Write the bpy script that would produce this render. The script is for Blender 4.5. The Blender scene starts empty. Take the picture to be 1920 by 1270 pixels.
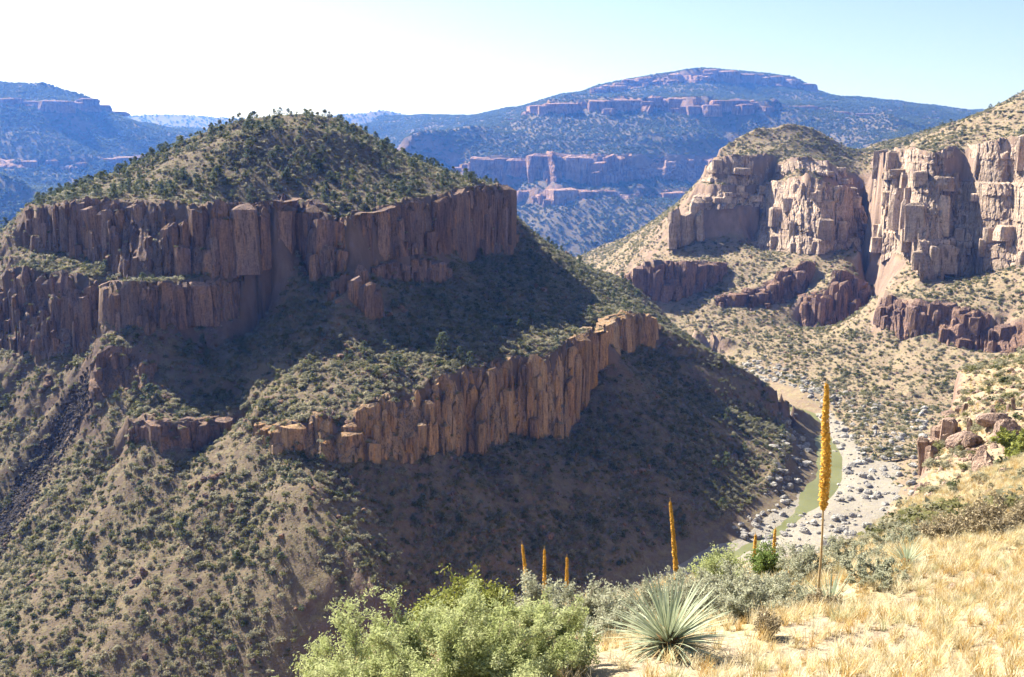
import bpy, math, random
import numpy as np
from mathutils import Vector

# ------------------------------------------------------------------ camera, sky, sun, exposure
scene = bpy.context.scene
PITCH = math.atan(345 / 1867.0)                 # eye level lies 345 px (of 1270) above the frame centre
cam_d = bpy.data.cameras.new('camera'); cam = bpy.data.objects.new('camera', cam_d)
scene.collection.objects.link(cam); scene.camera = cam
cam_d.sensor_width = 36; cam_d.lens = 35.0; cam_d.clip_start = 0.2; cam_d.clip_end = 60000
cam.location = (0, 0, 0); cam.rotation_euler = (math.pi / 2 - PITCH, 0, 0)

SUN_AZ, SUN_EL = -46.0, 40.5                    # degrees; azimuth from straight ahead, negative to the left
world = bpy.data.worlds.new('World'); scene.world = world; world.use_nodes = True
wn = world.node_tree; wn.nodes.clear()
sky = wn.nodes.new('ShaderNodeTexSky'); sky.sky_type = 'NISHITA'; sky.sun_disc = False
sky.sun_elevation = math.radians(SUN_EL); sky.sun_rotation = math.radians(SUN_AZ)
sky.altitude = 1200; sky.air_density = 1.0; sky.dust_density = 3.2; sky.ozone_density = 0.7
bgn = wn.nodes.new('ShaderNodeBackground'); bgn.inputs['Strength'].default_value = 0.05
wo = wn.nodes.new('ShaderNodeOutputWorld')
wn.links.new(sky.outputs[0], bgn.inputs['Color']); wn.links.new(bgn.outputs[0], wo.inputs['Surface'])
sd = bpy.data.lights.new('sun', 'SUN'); sd.energy = 5.0; sd.angle = math.radians(0.53); sd.color = (1.0, 0.94, 0.84)
sun = bpy.data.objects.new('sun', sd); scene.collection.objects.link(sun)
_a, _e = math.radians(SUN_AZ), math.radians(SUN_EL)
SUN = Vector((math.sin(_a) * math.cos(_e), math.cos(_a) * math.cos(_e), math.sin(_e)))
sun.rotation_euler = SUN.to_track_quat('Z', 'Y').to_euler(); sun.location = (0, 0, 50)
vs = scene.view_settings
vs.view_transform = 'Standard'; vs.look = 'None'; vs.gamma = 1.0; vs.exposure = 1.72; vs.use_curve_mapping = False
scene.cycles.use_denoising = True
scene.cycles.max_bounces = 5; scene.cycles.diffuse_bounces = 1; scene.cycles.glossy_bounces = 2
scene.cycles.transmission_bounces = 3; scene.cycles.transparent_max_bounces = 6; scene.cycles.volume_bounces = 0
scene.cycles.sample_clamp_indirect = 6.0

# ------------------------------------------------------------------ helpers
COL = scene.collection
CP, SP = math.cos(PITCH), math.sin(PITCH)
def P(u, v, Y):
    """the point at distance Y ahead that the eye sees at pixel (u, v) of the 1920x1270 photograph"""
    dx, dz = (u - 960) / 1867.0, (635 - v) / 1867.0
    t = Y / (CP + dz * SP)
    return (dx * t, Y, (-SP + dz * CP) * t)
def pix(p):
    p = np.asarray(p, float)
    f = p[..., 1] * CP - p[..., 2] * SP
    up = p[..., 1] * SP + p[..., 2] * CP
    f = np.where(f > 0.1, f, 0.1)
    return 960 + 1867 * p[..., 0] / f, 635 - 1867 * up / f

def _hash(ix, iy, iz, seed):
    h = (ix.astype(np.int64) * 374761393 + iy.astype(np.int64) * 668265263 + iz.astype(np.int64) * 2147483647 + seed * 1274126177) & 0xffffffff
    h = ((h ^ (h >> 13)) * 1274126177) & 0xffffffff
    h = (h ^ (h >> 16)) & 0xffffffff
    return h
def vnoise(x, y, seed=0):
    """gradient noise, about -1..1"""
    x = np.asarray(x, float); y = np.asarray(y, float)
    x0 = np.floor(x); y0 = np.floor(y); fx = x - x0; fy = y - y0
    ux = fx * fx * fx * (fx * (fx * 6 - 15) + 10); uy = fy * fy * fy * (fy * (fy * 6 - 15) + 10)
    def g(i, j):
        a = _hash(x0 + i, y0 + j, np.zeros_like(x0), seed) / 4294967296.0 * 2 * np.pi
        return np.cos(a) * (fx - i) + np.sin(a) * (fy - j)
    n0 = g(0, 0) * (1 - ux) + g(1, 0) * ux
    n1 = g(0, 1) * (1 - ux) + g(1, 1) * ux
    return (n0 * (1 - uy) + n1 * uy) * 1.5
def fbm(x, y, seed=0, oct=4, lac=2.03, gain=0.5):
    s = 0; a = 1.0; f = 1.0
    for k in range(oct):
        s = s + a * vnoise(x * f, y * f, seed + k * 17); a *= gain; f *= lac
    return s

def mesh_np(name, V, F, mats=None, smooth=False, mat_idx=None, attrs=None):
    """V (n,3); F list of arrays each (m,k) of one face size k"""
    me = bpy.data.meshes.new(name)
    V = np.asarray(V, np.float32)
    if not isinstance(F, (list, tuple)): F = [F]
    F = [np.asarray(f, np.int32) for f in F if len(f)]
    loops = np.concatenate([f.ravel() for f in F]); cnt = np.concatenate([np.full(len(f), f.shape[1], np.int32) for f in F])
    me.vertices.add(len(V)); me.vertices.foreach_set('co', V.ravel())
    me.loops.add(len(loops)); me.loops.foreach_set('vertex_index', loops)
    st = np.zeros(len(cnt), np.int32); st[1:] = np.cumsum(cnt)[:-1]
    me.polygons.add(len(cnt)); me.polygons.foreach_set('loop_start', st)
    if mats:
        for m in (mats if isinstance(mats, (list, tuple)) else [mats]): me.materials.append(m)
    if mat_idx is not None: me.polygons.foreach_set('material_index', np.asarray(mat_idx, np.int32))
    me.polygons.foreach_set('use_smooth', np.full(len(cnt), bool(smooth)))
    if attrs:
        for k, a in attrs.items():
            at = me.attributes.new(k, 'FLOAT', 'POINT'); at.data.foreach_set('value', np.asarray(a, np.float32).ravel())
    me.update(calc_edges=True); me.validate()
    return me
def obj(name, me, parent=None, loc=None, rot=None, scale=None):
    o = bpy.data.objects.new(name, me); COL.objects.link(o)
    if parent is not None: o.parent = parent
    if loc is not None: o.location = loc
    if rot is not None: o.rotation_euler = rot
    if scale is not None: o.scale = scale
    return o
def tag(o, label, cat=None, group=None, kind=None):
    o['label'] = label
    if cat: o['category'] = cat
    if group: o['group'] = group
    if kind: o['kind'] = kind
    return o

# ------------------------------------------------------------------ materials
class NB:
    def __init__(s, name):
        s.m = bpy.data.materials.new(name); s.m.use_nodes = True; s.t = s.m.node_tree; s.t.nodes.clear()
        s.out = s.n('OutputMaterial')
    def n(s, t, **kw):
        nd = s.t.nodes.new('ShaderNode' + t)
        for k, v in kw.items(): setattr(nd, k, v)
        return nd
    def l(s, a, b): s.t.links.new(a, b)
    def val(s, sock, v):
        if hasattr(v, 'is_linked') or hasattr(v, 'links'): s.l(v, sock)
        else: sock.default_value = v
    def pos(s, scale=(1, 1, 1), what='Position'):
        g = s.n('NewGeometry').outputs['Position'] if what == 'Position' else s.n('TexCoord').outputs[what]
        mp = s.n('Mapping'); mp.inputs['Scale'].default_value = scale; s.l(g, mp.inputs['Vector']); return mp.outputs[0]
    def noise(s, vec, scale, detail=4, rough=0.55, dist=0):
        nd = s.n('TexNoise'); nd.inputs['Scale'].default_value = scale; nd.inputs['Detail'].default_value = detail
        nd.inputs['Roughness'].default_value = rough; nd.inputs['Distortion'].default_value = dist; s.l(vec, nd.inputs['Vector'])
        return nd.outputs['Fac']
    def ramp(s, fac, stops, interp='LINEAR'):
        r = s.n('ValToRGB'); e = r.color_ramp; e.interpolation = interp
        while len(e.elements) < len(stops): e.elements.new(0.5)
        for el, (p, c) in zip(e.elements, stops):
            el.position = p; el.color = (*c, 1) if isinstance(c, tuple) else (c, c, c, 1)
        s.l(fac, r.inputs[0]); return r.outputs[0]
    def mix(s, f, a, b, mode='MIX'):
        m = s.n('Mix', data_type='RGBA', blend_type=mode)
        s.val(m.inputs[0], f)
        for sock, v in ((m.inputs[6], a), (m.inputs[7], b)):
            if isinstance(v, tuple): sock.default_value = (*v, 1)
            else: s.l(v, sock)
        return m.outputs[2]
    def math(s, op, a, b=0.0):
        m = s.n('Math', operation=op); s.val(m.inputs[0], a); s.val(m.inputs[1], b); return m.outputs[0]
    def bump(s, h, strength, dist):
        b = s.n('Bump'); b.inputs['Strength'].default_value = strength; b.inputs['Distance'].default_value = dist; s.l(h, b.inputs['Height']); return b.outputs[0]
    def done(s, color, rough=0.95, normal=None, spec=0.1, trans=0.0, trans_col=None):
        p = s.n('BsdfPrincipled')
        if isinstance(color, tuple): p.inputs['Base Color'].default_value = (*color, 1)
        else: s.l(color, p.inputs['Base Color'])
        s.val(p.inputs['Roughness'], rough); p.inputs['Specular IOR Level'].default_value = spec
        if normal is not None: s.l(normal, p.inputs['Normal'])
        sh = p.outputs[0]
        if trans > 0:
            t = s.n('BsdfTranslucent')
            if isinstance(color, tuple): t.inputs['Color'].default_value = (*color, 1)
            else: s.l(color, t.inputs['Color'])
            mx = s.n('MixShader'); mx.inputs[0].default_value = trans; s.l(sh, mx.inputs[1]); s.l(t.outputs[0], mx.inputs[2]); sh = mx.outputs[0]
        s.l(sh, s.out.inputs['Surface']); return s.m

def ground_mat(name, soil, soil2, grass, rock, k=1.0):
    b = NB(name); p = b.pos()
    n1 = b.noise(p, 0.045 * k, 5, 0.6); n2 = b.noise(p, 0.5 * k, 5, 0.65); n3 = b.noise(p, 2.6 * k, 3, 0.6)
    c = b.mix(b.ramp(n1, [(0.38, 0.0), (0.62, 1.0)]), soil, soil2)
    c = b.mix(b.ramp(n2, [(0.45, 0.0), (0.62, 0.75)]), c, grass)
    c = b.mix(b.ramp(n3, [(0.58, 0.0), (0.68, 0.55)]), c, tuple(x * 0.45 for x in rock))          # stones and twigs
    c = b.mix(b.ramp(b.noise(p, 1.7 * k, 2, 0.5), [(0.60, 0.0), (0.66, 0.5)]), c, tuple(min(1, x * 1.35) for x in soil))
    at = b.n('Attribute', attribute_name='rock')
    rk = b.mix(b.ramp(b.noise(b.pos((1, 1, 0.25)), 0.35 * k, 5, 0.65), [(0.35, 0.0), (0.65, 1.0)]), rock, tuple(x * 1.5 for x in rock))
    c = b.mix(at.outputs['Fac'], c, rk)
    h = b.math('ADD', n3, b.math('MULTIPLY', n2, 2.0))
    return b.done(c, 0.97, b.bump(h, 0.6, 0.35 / k))
def rock_mat(name, cols, k=1.0, layers=0.0, stain=None, zscale=0.18):
    """stained, jointed rock: vertical streaks, each piece with a tint of its own"""
    b = NB(name); info = b.n('ObjectInfo')
    n1 = b.noise(b.pos((1, 1, zscale)), 0.22 * k, 5, 0.65, 0.4)
    c = b.ramp(n1, [(0.30, cols[0]), (0.5, cols[1]), (0.68, cols[2])])
    at = b.n('Attribute', attribute_name='tint')
    t = b.math('FRACT', b.math('ADD', info.outputs['Random'], at.outputs['Fac']))
    c = b.mix(b.math('MULTIPLY', t, 0.6), c, cols[3])
    c = b.mix(1.0, c, b.ramp(b.math('FRACT', b.math('MULTIPLY', t, 7.3)), [(0.0, 0.74), (1.0, 1.25)]), 'MULTIPLY')
    c = b.mix(b.ramp(b.noise(b.pos((1, 1, zscale * 0.5)), 0.6 * k, 4, 0.6), [(0.52, 0.0), (0.72, 0.75)]), c, stain or cols[0])
    n3 = b.noise(b.pos(), 1.3 * k, 5, 0.7); n4 = b.noise(b.pos((1, 1, 0.12)), 1.5 * k, 3, 0.6)
    c = b.mix(1.0, c, b.ramp(n4, [(0.36, 0.45), (0.46, 1.0)]), 'MULTIPLY')                          # dark joints
    c = b.mix(1.0, c, b.ramp(n3, [(0.3, 0.6), (0.7, 1.2)]), 'MULTIPLY')
    h = b.math('ADD', b.math('ADD', b.math('MULTIPLY', n1, 1.5), n3), b.math('MULTIPLY', n4, 1.2))
    if layers:
        nl = b.noise(b.pos((0.06, 0.06, 1.0)), layers, 4, 0.6)
        c = b.mix(1.0, c, b.ramp(nl, [(0.35, 0.72), (0.6, 1.12)]), 'MULTIPLY'); h = b.math('ADD', h, b.math('MULTIPLY', nl, 1.5))
    return b.done(c, 0.93, b.bump(h, 0.9, 0.8 / k), 0.15)
def leaf_mat(name, c1, c2, c3=None, trans=0.2, rough=0.8, nscale=0.6):
    b = NB(name); info = b.n('ObjectInfo')
    c = b.mix(info.outputs['Random'], c1, c2)
    n = b.noise(b.pos((1, 1, 1)), nscale, 3, 0.6)
    c = b.mix(b.ramp(n, [(0.4, 0.0), (0.65, 0.6)]), c, c3 or c1)
    return b.done(c, rough, None, 0.2, trans)
def plain_mat(name, c1, c2, nscale, trans=0.0, rough=0.85, stretch=(1, 1, 1), what='Object'):
    b = NB(name)
    return b.done(b.mix(b.ramp(b.noise(b.pos(stretch, what), nscale, 4, 0.6), [(0.35, 0.0), (0.65, 1.0)]), c1, c2), rough, None, 0.2, trans)

M = {}
M['butte_ground'] = ground_mat('butte_ground', (0.15, 0.116, 0.085), (0.11, 0.082, 0.064), (0.20, 0.17, 0.10), (0.11, 0.078, 0.062), 0.8)
M['wall_ground'] = ground_mat('wall_ground', (0.25, 0.195, 0.14), (0.21, 0.155, 0.115), (0.26, 0.225, 0.135), (0.21, 0.15, 0.12), 0.5)
M['far_ground'] = ground_mat('far_ground', (0.135, 0.108, 0.082), (0.105, 0.085, 0.065), (0.13, 0.115, 0.075), (0.20, 0.125, 0.095), 0.09)
M['near_ground'] = ground_mat('near_ground', (0.32, 0.255, 0.185), (0.23, 0.17, 0.13), (0.37, 0.305, 0.175), (0.20, 0.135, 0.11), 1.6)
M['bank_ground'] = ground_mat('bank_ground', (0.28, 0.255, 0.225), (0.23, 0.205, 0.18), (0.27, 0.245, 0.195), (0.13, 0.125, 0.125), 0.7)
M['butte_rock'] = rock_mat('butte_rock', [(0.10, 0.066, 0.06), (0.20, 0.13, 0.105), (0.33, 0.195, 0.12), (0.24, 0.185, 0.165)], 1.0, stain=(0.38, 0.20, 0.095))
M['low_rock'] = rock_mat('low_rock', [(0.15, 0.09, 0.055), (0.34, 0.21, 0.115), (0.50, 0.29, 0.13), (0.34, 0.27, 0.20)], 1.0, stain=(0.52, 0.27, 0.09))
M['pink_rock'] = rock_mat('pink_rock', [(0.41, 0.29, 0.225), (0.54, 0.41, 0.325), (0.62, 0.49, 0.385), (0.52, 0.41, 0.34)], 0.5, 0.09, stain=(0.36, 0.235, 0.175), zscale=0.5)
M['dark_rock'] = rock_mat('dark_rock', [(0.12, 0.075, 0.065), (0.22, 0.135, 0.105), (0.34, 0.21, 0.15), (0.24, 0.17, 0.15)], 0.6, stain=(0.38, 0.23, 0.15))
M['far_rock'] = rock_mat('far_rock', [(0.27, 0.14, 0.11), (0.38, 0.22, 0.17), (0.46, 0.29, 0.22), (0.34, 0.23, 0.19)], 0.07, 0.012, zscale=0.5)
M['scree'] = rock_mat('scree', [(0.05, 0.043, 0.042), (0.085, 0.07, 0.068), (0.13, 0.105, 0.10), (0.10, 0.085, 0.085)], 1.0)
M['river_stone'] = rock_mat('river_stone', [(0.30, 0.285, 0.275), (0.46, 0.44, 0.415), (0.56, 0.54, 0.50), (0.34, 0.32, 0.31)], 0.8, stain=(0.2, 0.19, 0.2))
M['red_rock'] = rock_mat('red_rock', [(0.25, 0.16, 0.125), (0.37, 0.255, 0.195), (0.48, 0.36, 0.27), (0.36, 0.26, 0.22)], 2.0, stain=(0.13, 0.085, 0.075), zscale=0.7)

# ------------------------------------------------------------------ landforms: surfaces stretched over ridge, rim and foot lines
def dense(pts, step):
    pts = np.asarray(pts, float); out = [pts[:1]]
    for a, b in zip(pts[:-1], pts[1:]):
        n = max(1, int(np.hypot(*(b - a)[:2]) / step) + 1)
        out.append(a + (b - a) * (np.arange(1, n + 1) / n)[:, None])
    return np.concatenate(out)
def resample(pts, n):
    pts = np.asarray(pts, float)
    s = np.concatenate([[0], np.cumsum(np.hypot(*np.diff(pts[:, :2], axis=0).T))]); t = np.linspace(0, s[-1], n)
    return np.stack([np.interp(t, s, pts[:, k]) for k in range(3)], 1)
def wobble(pts, amp, wl, seed):
    q = np.array(pts, float)
    for k in range(3):
        a = amp / (1.7 ** k); w = wl / (2.2 ** k)
        q[:, 0] += a * vnoise(pts[:, 0] / w, pts[:, 1] / w, seed + k)
        q[:, 1] += a * vnoise(pts[:, 0] / w + 31.7, pts[:, 1] / w + 11.3, seed + 50 + k)
    return q
class Land:
    def __init__(s, x0, x1, y0, y1, res, k=1.0):
        s.k = k
        s.x0, s.x1, s.y0, s.y1, s.res = x0, x1, y0, y1, res
        s.nx = int((x1 - x0) / res) + 1; s.ny = int((y1 - y0) / res) + 1
        s.lines = []; s.cliffs = []
    def line(s, pts, px=True, raw=False):
        k = 1.0 if raw else s.k
        s.lines.append(dense([P(p[0], p[1], p[2] * k) for p in pts] if px else np.array(pts, float) * k, s.res))
    def cliff(s, rim, base, amp=3.0, wl=26.0, seed=1, step=1.0, mat='butte_rock', width=4.2, px=True, taper=0, notch=1.5, **kw):
        if s.k > 1: amp *= s.k; wl *= s.k; step *= s.k; width *= s.k
        R = np.array([P(p[0], p[1], p[2] * s.k) for p in rim] if px else rim); B = np.array([P(p[0], p[1], p[2] * s.k) for p in base] if px else base)
        L = max(np.hypot(*np.diff(R[:, :2], axis=0).T).sum(), np.hypot(*np.diff(B[:, :2], axis=0).T).sum())
        n = max(4, int(L / step))
        if px:                                                                              # rim and foot paired along the face
            ur, ub = np.array([p[0] for p in rim], float), np.array([p[0] for p in base], float)
            ts = np.unique(np.concatenate([np.linspace(min(ur[0], ub[0]), max(ur[-1], ub[-1]), n), ur, ub]))
            R = np.stack([np.interp(ts, ur, R[:, k]) for k in range(3)], 1); B = np.stack([np.interp(ts, ub, B[:, k]) for k in range(3)], 1)
        else: R = resample(R, n); B = resample(B, n)
        if taper:                                                                           # the face dies out at both ends
            q_ = np.linspace(0, 1, len(R)); R[:, 2] = B[:, 2] + (R - B)[:, 2] * np.clip(np.minimum(q_, 1 - q_) / taper, 0.06, 1)
        R2, B2 = wobble(R, amp, wl, seed), wobble(B, amp, wl, seed)
        d = B2[:, :2] - R2[:, :2]; L2 = np.hypot(*d.T)[:, None]; mn = 2.2 * s.res          # keep the face at least two cells deep
        B2[:, :2] = np.where(L2 < mn, R2[:, :2] + d / np.maximum(L2, 1e-3) * mn, B2[:, :2])
        H = (R2 - B2)[:, 2]; R2[:, 2] += 0.35 * amp * vnoise(R[:, 0] / 9, R[:, 1] / 9, seed + 90) - np.minimum((0.3 if notch < 2 else 0.45) * H, notch * amp * np.maximum(0, vnoise(R[:, 0] / (wl * 0.8), R[:, 1] / (wl * 0.8), seed + 95) - 0.15))   # notches
        d = B2[:, :2] - R2[:, :2]; L2 = np.maximum(np.hypot(*d.T)[:, None], 1e-3); B3 = B2.copy()
        B3[:, :2] = R2[:, :2] + d / L2 * np.maximum(mn, 0.4 * L2); B2z = B2.copy(); B2z[:, 2] -= 0.4   # the slope behind stands back, rocks make the face
        s.lines.append(dense(R2, s.res)); s.lines.append(dense(B3, s.res)); s.lines.append(dense(B2z, s.res)); s.cliffs.append(dict(R=R2, B=B2, mat=mat, width=width, seed=seed, **kw))
    def solve(s, its=(400, 300, 240, 160, 90, 60)):
        pts = np.concatenate(s.lines); Z = None
        for lev in range(5, -1, -1):
            r = s.res * 2 ** lev
            nx, ny = int(np.ceil((s.x1 - s.x0) / r)) + 1, int(np.ceil((s.y1 - s.y0) / r)) + 1
            ix = np.round((pts[:, 0] - s.x0) / r).astype(int); iy = np.round((pts[:, 1] - s.y0) / r).astype(int)
            ok = (ix >= 0) & (ix < nx) & (iy >= 0) & (iy < ny); k = iy[ok] * nx + ix[ok]
            c = np.bincount(k, minlength=nx * ny).reshape(ny, nx); zs = np.bincount(k, weights=pts[ok, 2], minlength=nx * ny).reshape(ny, nx)
            m = c > 0; zc = np.where(m, zs / np.maximum(c, 1), 0)
            if Z is None: Z = np.full((ny, nx), zc[m].mean())
            else:
                yy = np.minimum(np.arange(ny) / 2, Z.shape[0] - 1); xx = np.minimum(np.arange(nx) / 2, Z.shape[1] - 1)
                Z = s._bil(Z, yy[:, None] + 0 * xx[None], xx[None] + 0 * yy[:, None])
            for i in range(its[5 - lev]):
                for par in (0, 1):
                    Pd = np.pad(Z, 1, mode='edge'); A = (Pd[:-2, 1:-1] + Pd[2:, 1:-1] + Pd[1:-1, :-2] + Pd[1:-1, 2:]) / 4
                    if i == 0 and par == 0: chk = (np.add.outer(np.arange(ny), np.arange(nx)) % 2)
                    om = 1.0 if i == its[5 - lev] - 1 else 1.75
                    Z = np.where(m, zc, np.where(chk == par, Z + om * (A - Z), Z))
        s.Z = Z[:s.ny, :s.nx]; s.ny, s.nx = s.Z.shape
        s.X, s.Y = np.meshgrid(s.x0 + np.arange(s.nx) * s.res, s.y0 + np.arange(s.ny) * s.res)
        return s
    @staticmethod
    def _bil(Z, y, x):
        y = np.clip(y, 0, Z.shape[0] - 1.001); x = np.clip(x, 0, Z.shape[1] - 1.001)
        y0 = y.astype(int); x0 = x.astype(int); fy = y - y0; fx = x - x0
        return (Z[y0, x0] * (1 - fx) + Z[y0, x0 + 1] * fx) * (1 - fy) + (Z[y0 + 1, x0] * (1 - fx) + Z[y0 + 1, x0 + 1] * fx) * fy
    def h(s, x, y):
        x = np.asarray(x, float); y = np.asarray(y, float)
        z = s._bil(s.Z, (y - s.y0) / s.res, (x - s.x0) / s.res)
        return np.where((x < s.x0) | (x > s.x0 + (s.nx - 1) * s.res) | (y < s.y0) | (y > s.y0 + (s.ny - 1) * s.res), -1e4, z)
    def slope(s):
        gy, gx = np.gradient(s.Z, s.res); return np.hypot(gx, gy)
    def slope_at(s, x, y):
        if not hasattr(s, '_S'): s._S = s.slope()
        return s._bil(s._S, (np.asarray(y) - s.y0) / s.res, (np.asarray(x) - s.x0) / s.res)
    def mesh(s, name, mat, keep=None, extra=None, rock_lo=0.95, rock_hi=1.5):
        sl = s.slope(); rock = np.clip((sl - rock_lo) / (rock_hi - rock_lo), 0, 1)
        idx = np.arange(s.nx * s.ny).reshape(s.ny, s.nx)
        F = np.stack([idx[:-1, :-1], idx[:-1, 1:], idx[1:, 1:], idx[1:, :-1]], -1)
        if keep is not None: F = F[keep]
        F = F.reshape(-1, 4)
        used = np.zeros(s.nx * s.ny, bool); used[F.ravel()] = True
        new = np.cumsum(used) - 1
        V = np.stack([s.X.ravel(), s.Y.ravel(), s.Z.ravel()], 1)[used]
        at = {'rock': rock.ravel()[used]}
        return mesh_np(name, V, new[F], mat, True, attrs=at)

# rocks: jointed columns and bedded blocks --------------------------------------------------------
def column_mesh(rng, nside=6, rings=(0, 0.32, 0.66, 0.93, 1.0), block=False):
    """a unit rock column, foot at z = 0, top at z = 1, about 1 m across"""
    n = nside; a0 = rng.uniform(0, 6.28); V = []
    ang = [a0 + 2 * math.pi * (k + rng.uniform(-0.28, 0.28)) / n for k in range(n)]
    rad = [rng.uniform(0.42, 0.62) for _ in range(n)]
    if block:
        c0 = (0.62, 0.95, 2.2, 2.5, 3.78, 4.1, 5.3, 5.65)[:n]; ang = [a + rng.uniform(-0.12, 0.12) for a in c0]; rad = [rng.uniform(0.54, 0.66) for _ in range(n)]       # four-square with worn edges
    ox = oy = 0
    for i, z in enumerate(rings):
        ox += rng.uniform(-0.05, 0.05); oy += rng.uniform(-0.05, 0.05)
        f = 1.06 - 0.1 * z + rng.uniform(-0.05, 0.05)
        if i == len(rings) - 1: f *= rng.uniform(0.62, 0.85) if block else rng.uniform(0.4, 0.8)
        tilt, ta = (rng.uniform(0.0, 0.05) if block else rng.uniform(0.02, 0.11), rng.uniform(0, 6.28)) if i >= len(rings) - 2 else (0, 0)
        for k in range(n):
            r = rad[k] * f * rng.uniform(0.93, 1.07)
            V.append((ox + r * math.cos(ang[k]), oy + r * math.sin(ang[k]), z + tilt * math.cos(ang[k] - ta)))
    Q = [(i * n + k, i * n + (k + 1) % n, (i + 1) * n + (k + 1) % n, (i + 1) * n + k) for i in range(len(rings) - 1) for k in range(n)]
    top = [tuple((len(rings) - 1) * n + k for k in range(n))]
    return np.array(V), np.array(Q), np.array(top)
def boulder_mesh(rng, n1=9, n2=6, rough=0.2, cuts=9):
    """an angular stone: a ball cut by random planes, about 1 m across"""
    pl = []
    for _ in range(cuts):
        a, c_ = rng.uniform(0, 6.283), rng.uniform(-1, 1); q = math.sqrt(1 - c_ * c_); pl.append((q * math.cos(a), q * math.sin(a), c_, rng.uniform(0.30, 0.30 + rough)))
    V = []
    for i in range(n2 + 1):
        th = math.pi * (0.04 + 0.92 * i / n2)
        for k in range(n1):
            ph = 2 * math.pi * (k + 0.5 * (i % 2)) / n1; d = (math.sin(th) * math.cos(ph), math.sin(th) * math.sin(ph), math.cos(th)); r = 0.56
            for (a, b_, c_, e) in pl:
                t = a * d[0] + b_ * d[1] + c_ * d[2]
                if t > 1e-3: r = min(r, e / t)
            r *= 1 + rng.uniform(-0.03, 0.03); V.append((r * d[0], r * d[1], r * d[2]))
    Q = [(i * n1 + k, (i + 1) * n1 + k, (i + 1) * n1 + (k + 1) % n1, i * n1 + (k + 1) % n1) for i in range(n2) for k in range(n1)]
    return np.array(V), np.array(Q), np.array([tuple(range(n1)), tuple(n2 * n1 + k for k in range(n1 - 1, -1, -1))])
rng0 = random.Random(5)
COLS = [column_mesh(rng0, rng0.choice((5, 6, 6, 7))) for _ in range(14)]
BLOCKS = [column_mesh(rng0, 8, (0, 0.45, 0.93, 1.0), True) for _ in range(14)]
BOULD = [boulder_mesh(rng0) for _ in range(10)]
_shared = {}
def shared(kind, i, mat):
    key = (kind, i, mat)
    if key not in _shared:
        V, Q, T = {'column': COLS, 'block': BLOCKS, 'boulder': BOULD}[kind][i]
        _shared[key] = mesh_np('rock_%s' % kind, V, [Q, T] if kind != 'boulder' else [Q, T], M[mat], False)
    return _shared[key]
def place_rocks(name, items, mat, kind, parent, most=300, stuff_name='rock_columns', label=None):
    """items: (x, y, z0, height, wx, wy, rotz, lean_x, lean_y, importance); the largest become parts, the rest one mesh"""
    src = {'column': COLS, 'block': BLOCKS, 'boulder': BOULD}[kind]
    items = sorted(items, key=lambda t: -t[9])
    r = random.Random(len(items))
    for it in items[:most]:
        i = r.randrange(len(src))
        obj(name, shared(kind, i, mat), parent, it[:3], (it[7], it[8], it[6]), (it[4], it[5], it[3]))
    rest = items[most:]
    if not rest: return
    Vs, Fs, tint, n0 = [], {}, [], 0
    for it in rest:
        V, Q, T = src[r.randrange(len(src))]
        c, s_ = math.cos(it[6]), math.sin(it[6])
        W = V * (it[4], it[5], it[3])
        W = np.stack([W[:, 0] * c - W[:, 1] * s_ + it[8] * W[:, 2], W[:, 0] * s_ + W[:, 1] * c - it[7] * W[:, 2], W[:, 2]], 1) + it[:3]
        Vs.append(W); tint.append(np.full(len(V), r.random()))
        for F in (Q, T): Fs.setdefault(F.shape[1], []).append(F + n0)
        n0 += len(V)
    me = mesh_np(stuff_name, np.concatenate(Vs), [np.concatenate(f) for f in Fs.values()], M[mat], False, attrs={'tint': np.concatenate(tint)})
    o = obj(stuff_name, me, parent); o['kind'] = 'stuff'
    if label: o['label'] = label
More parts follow.
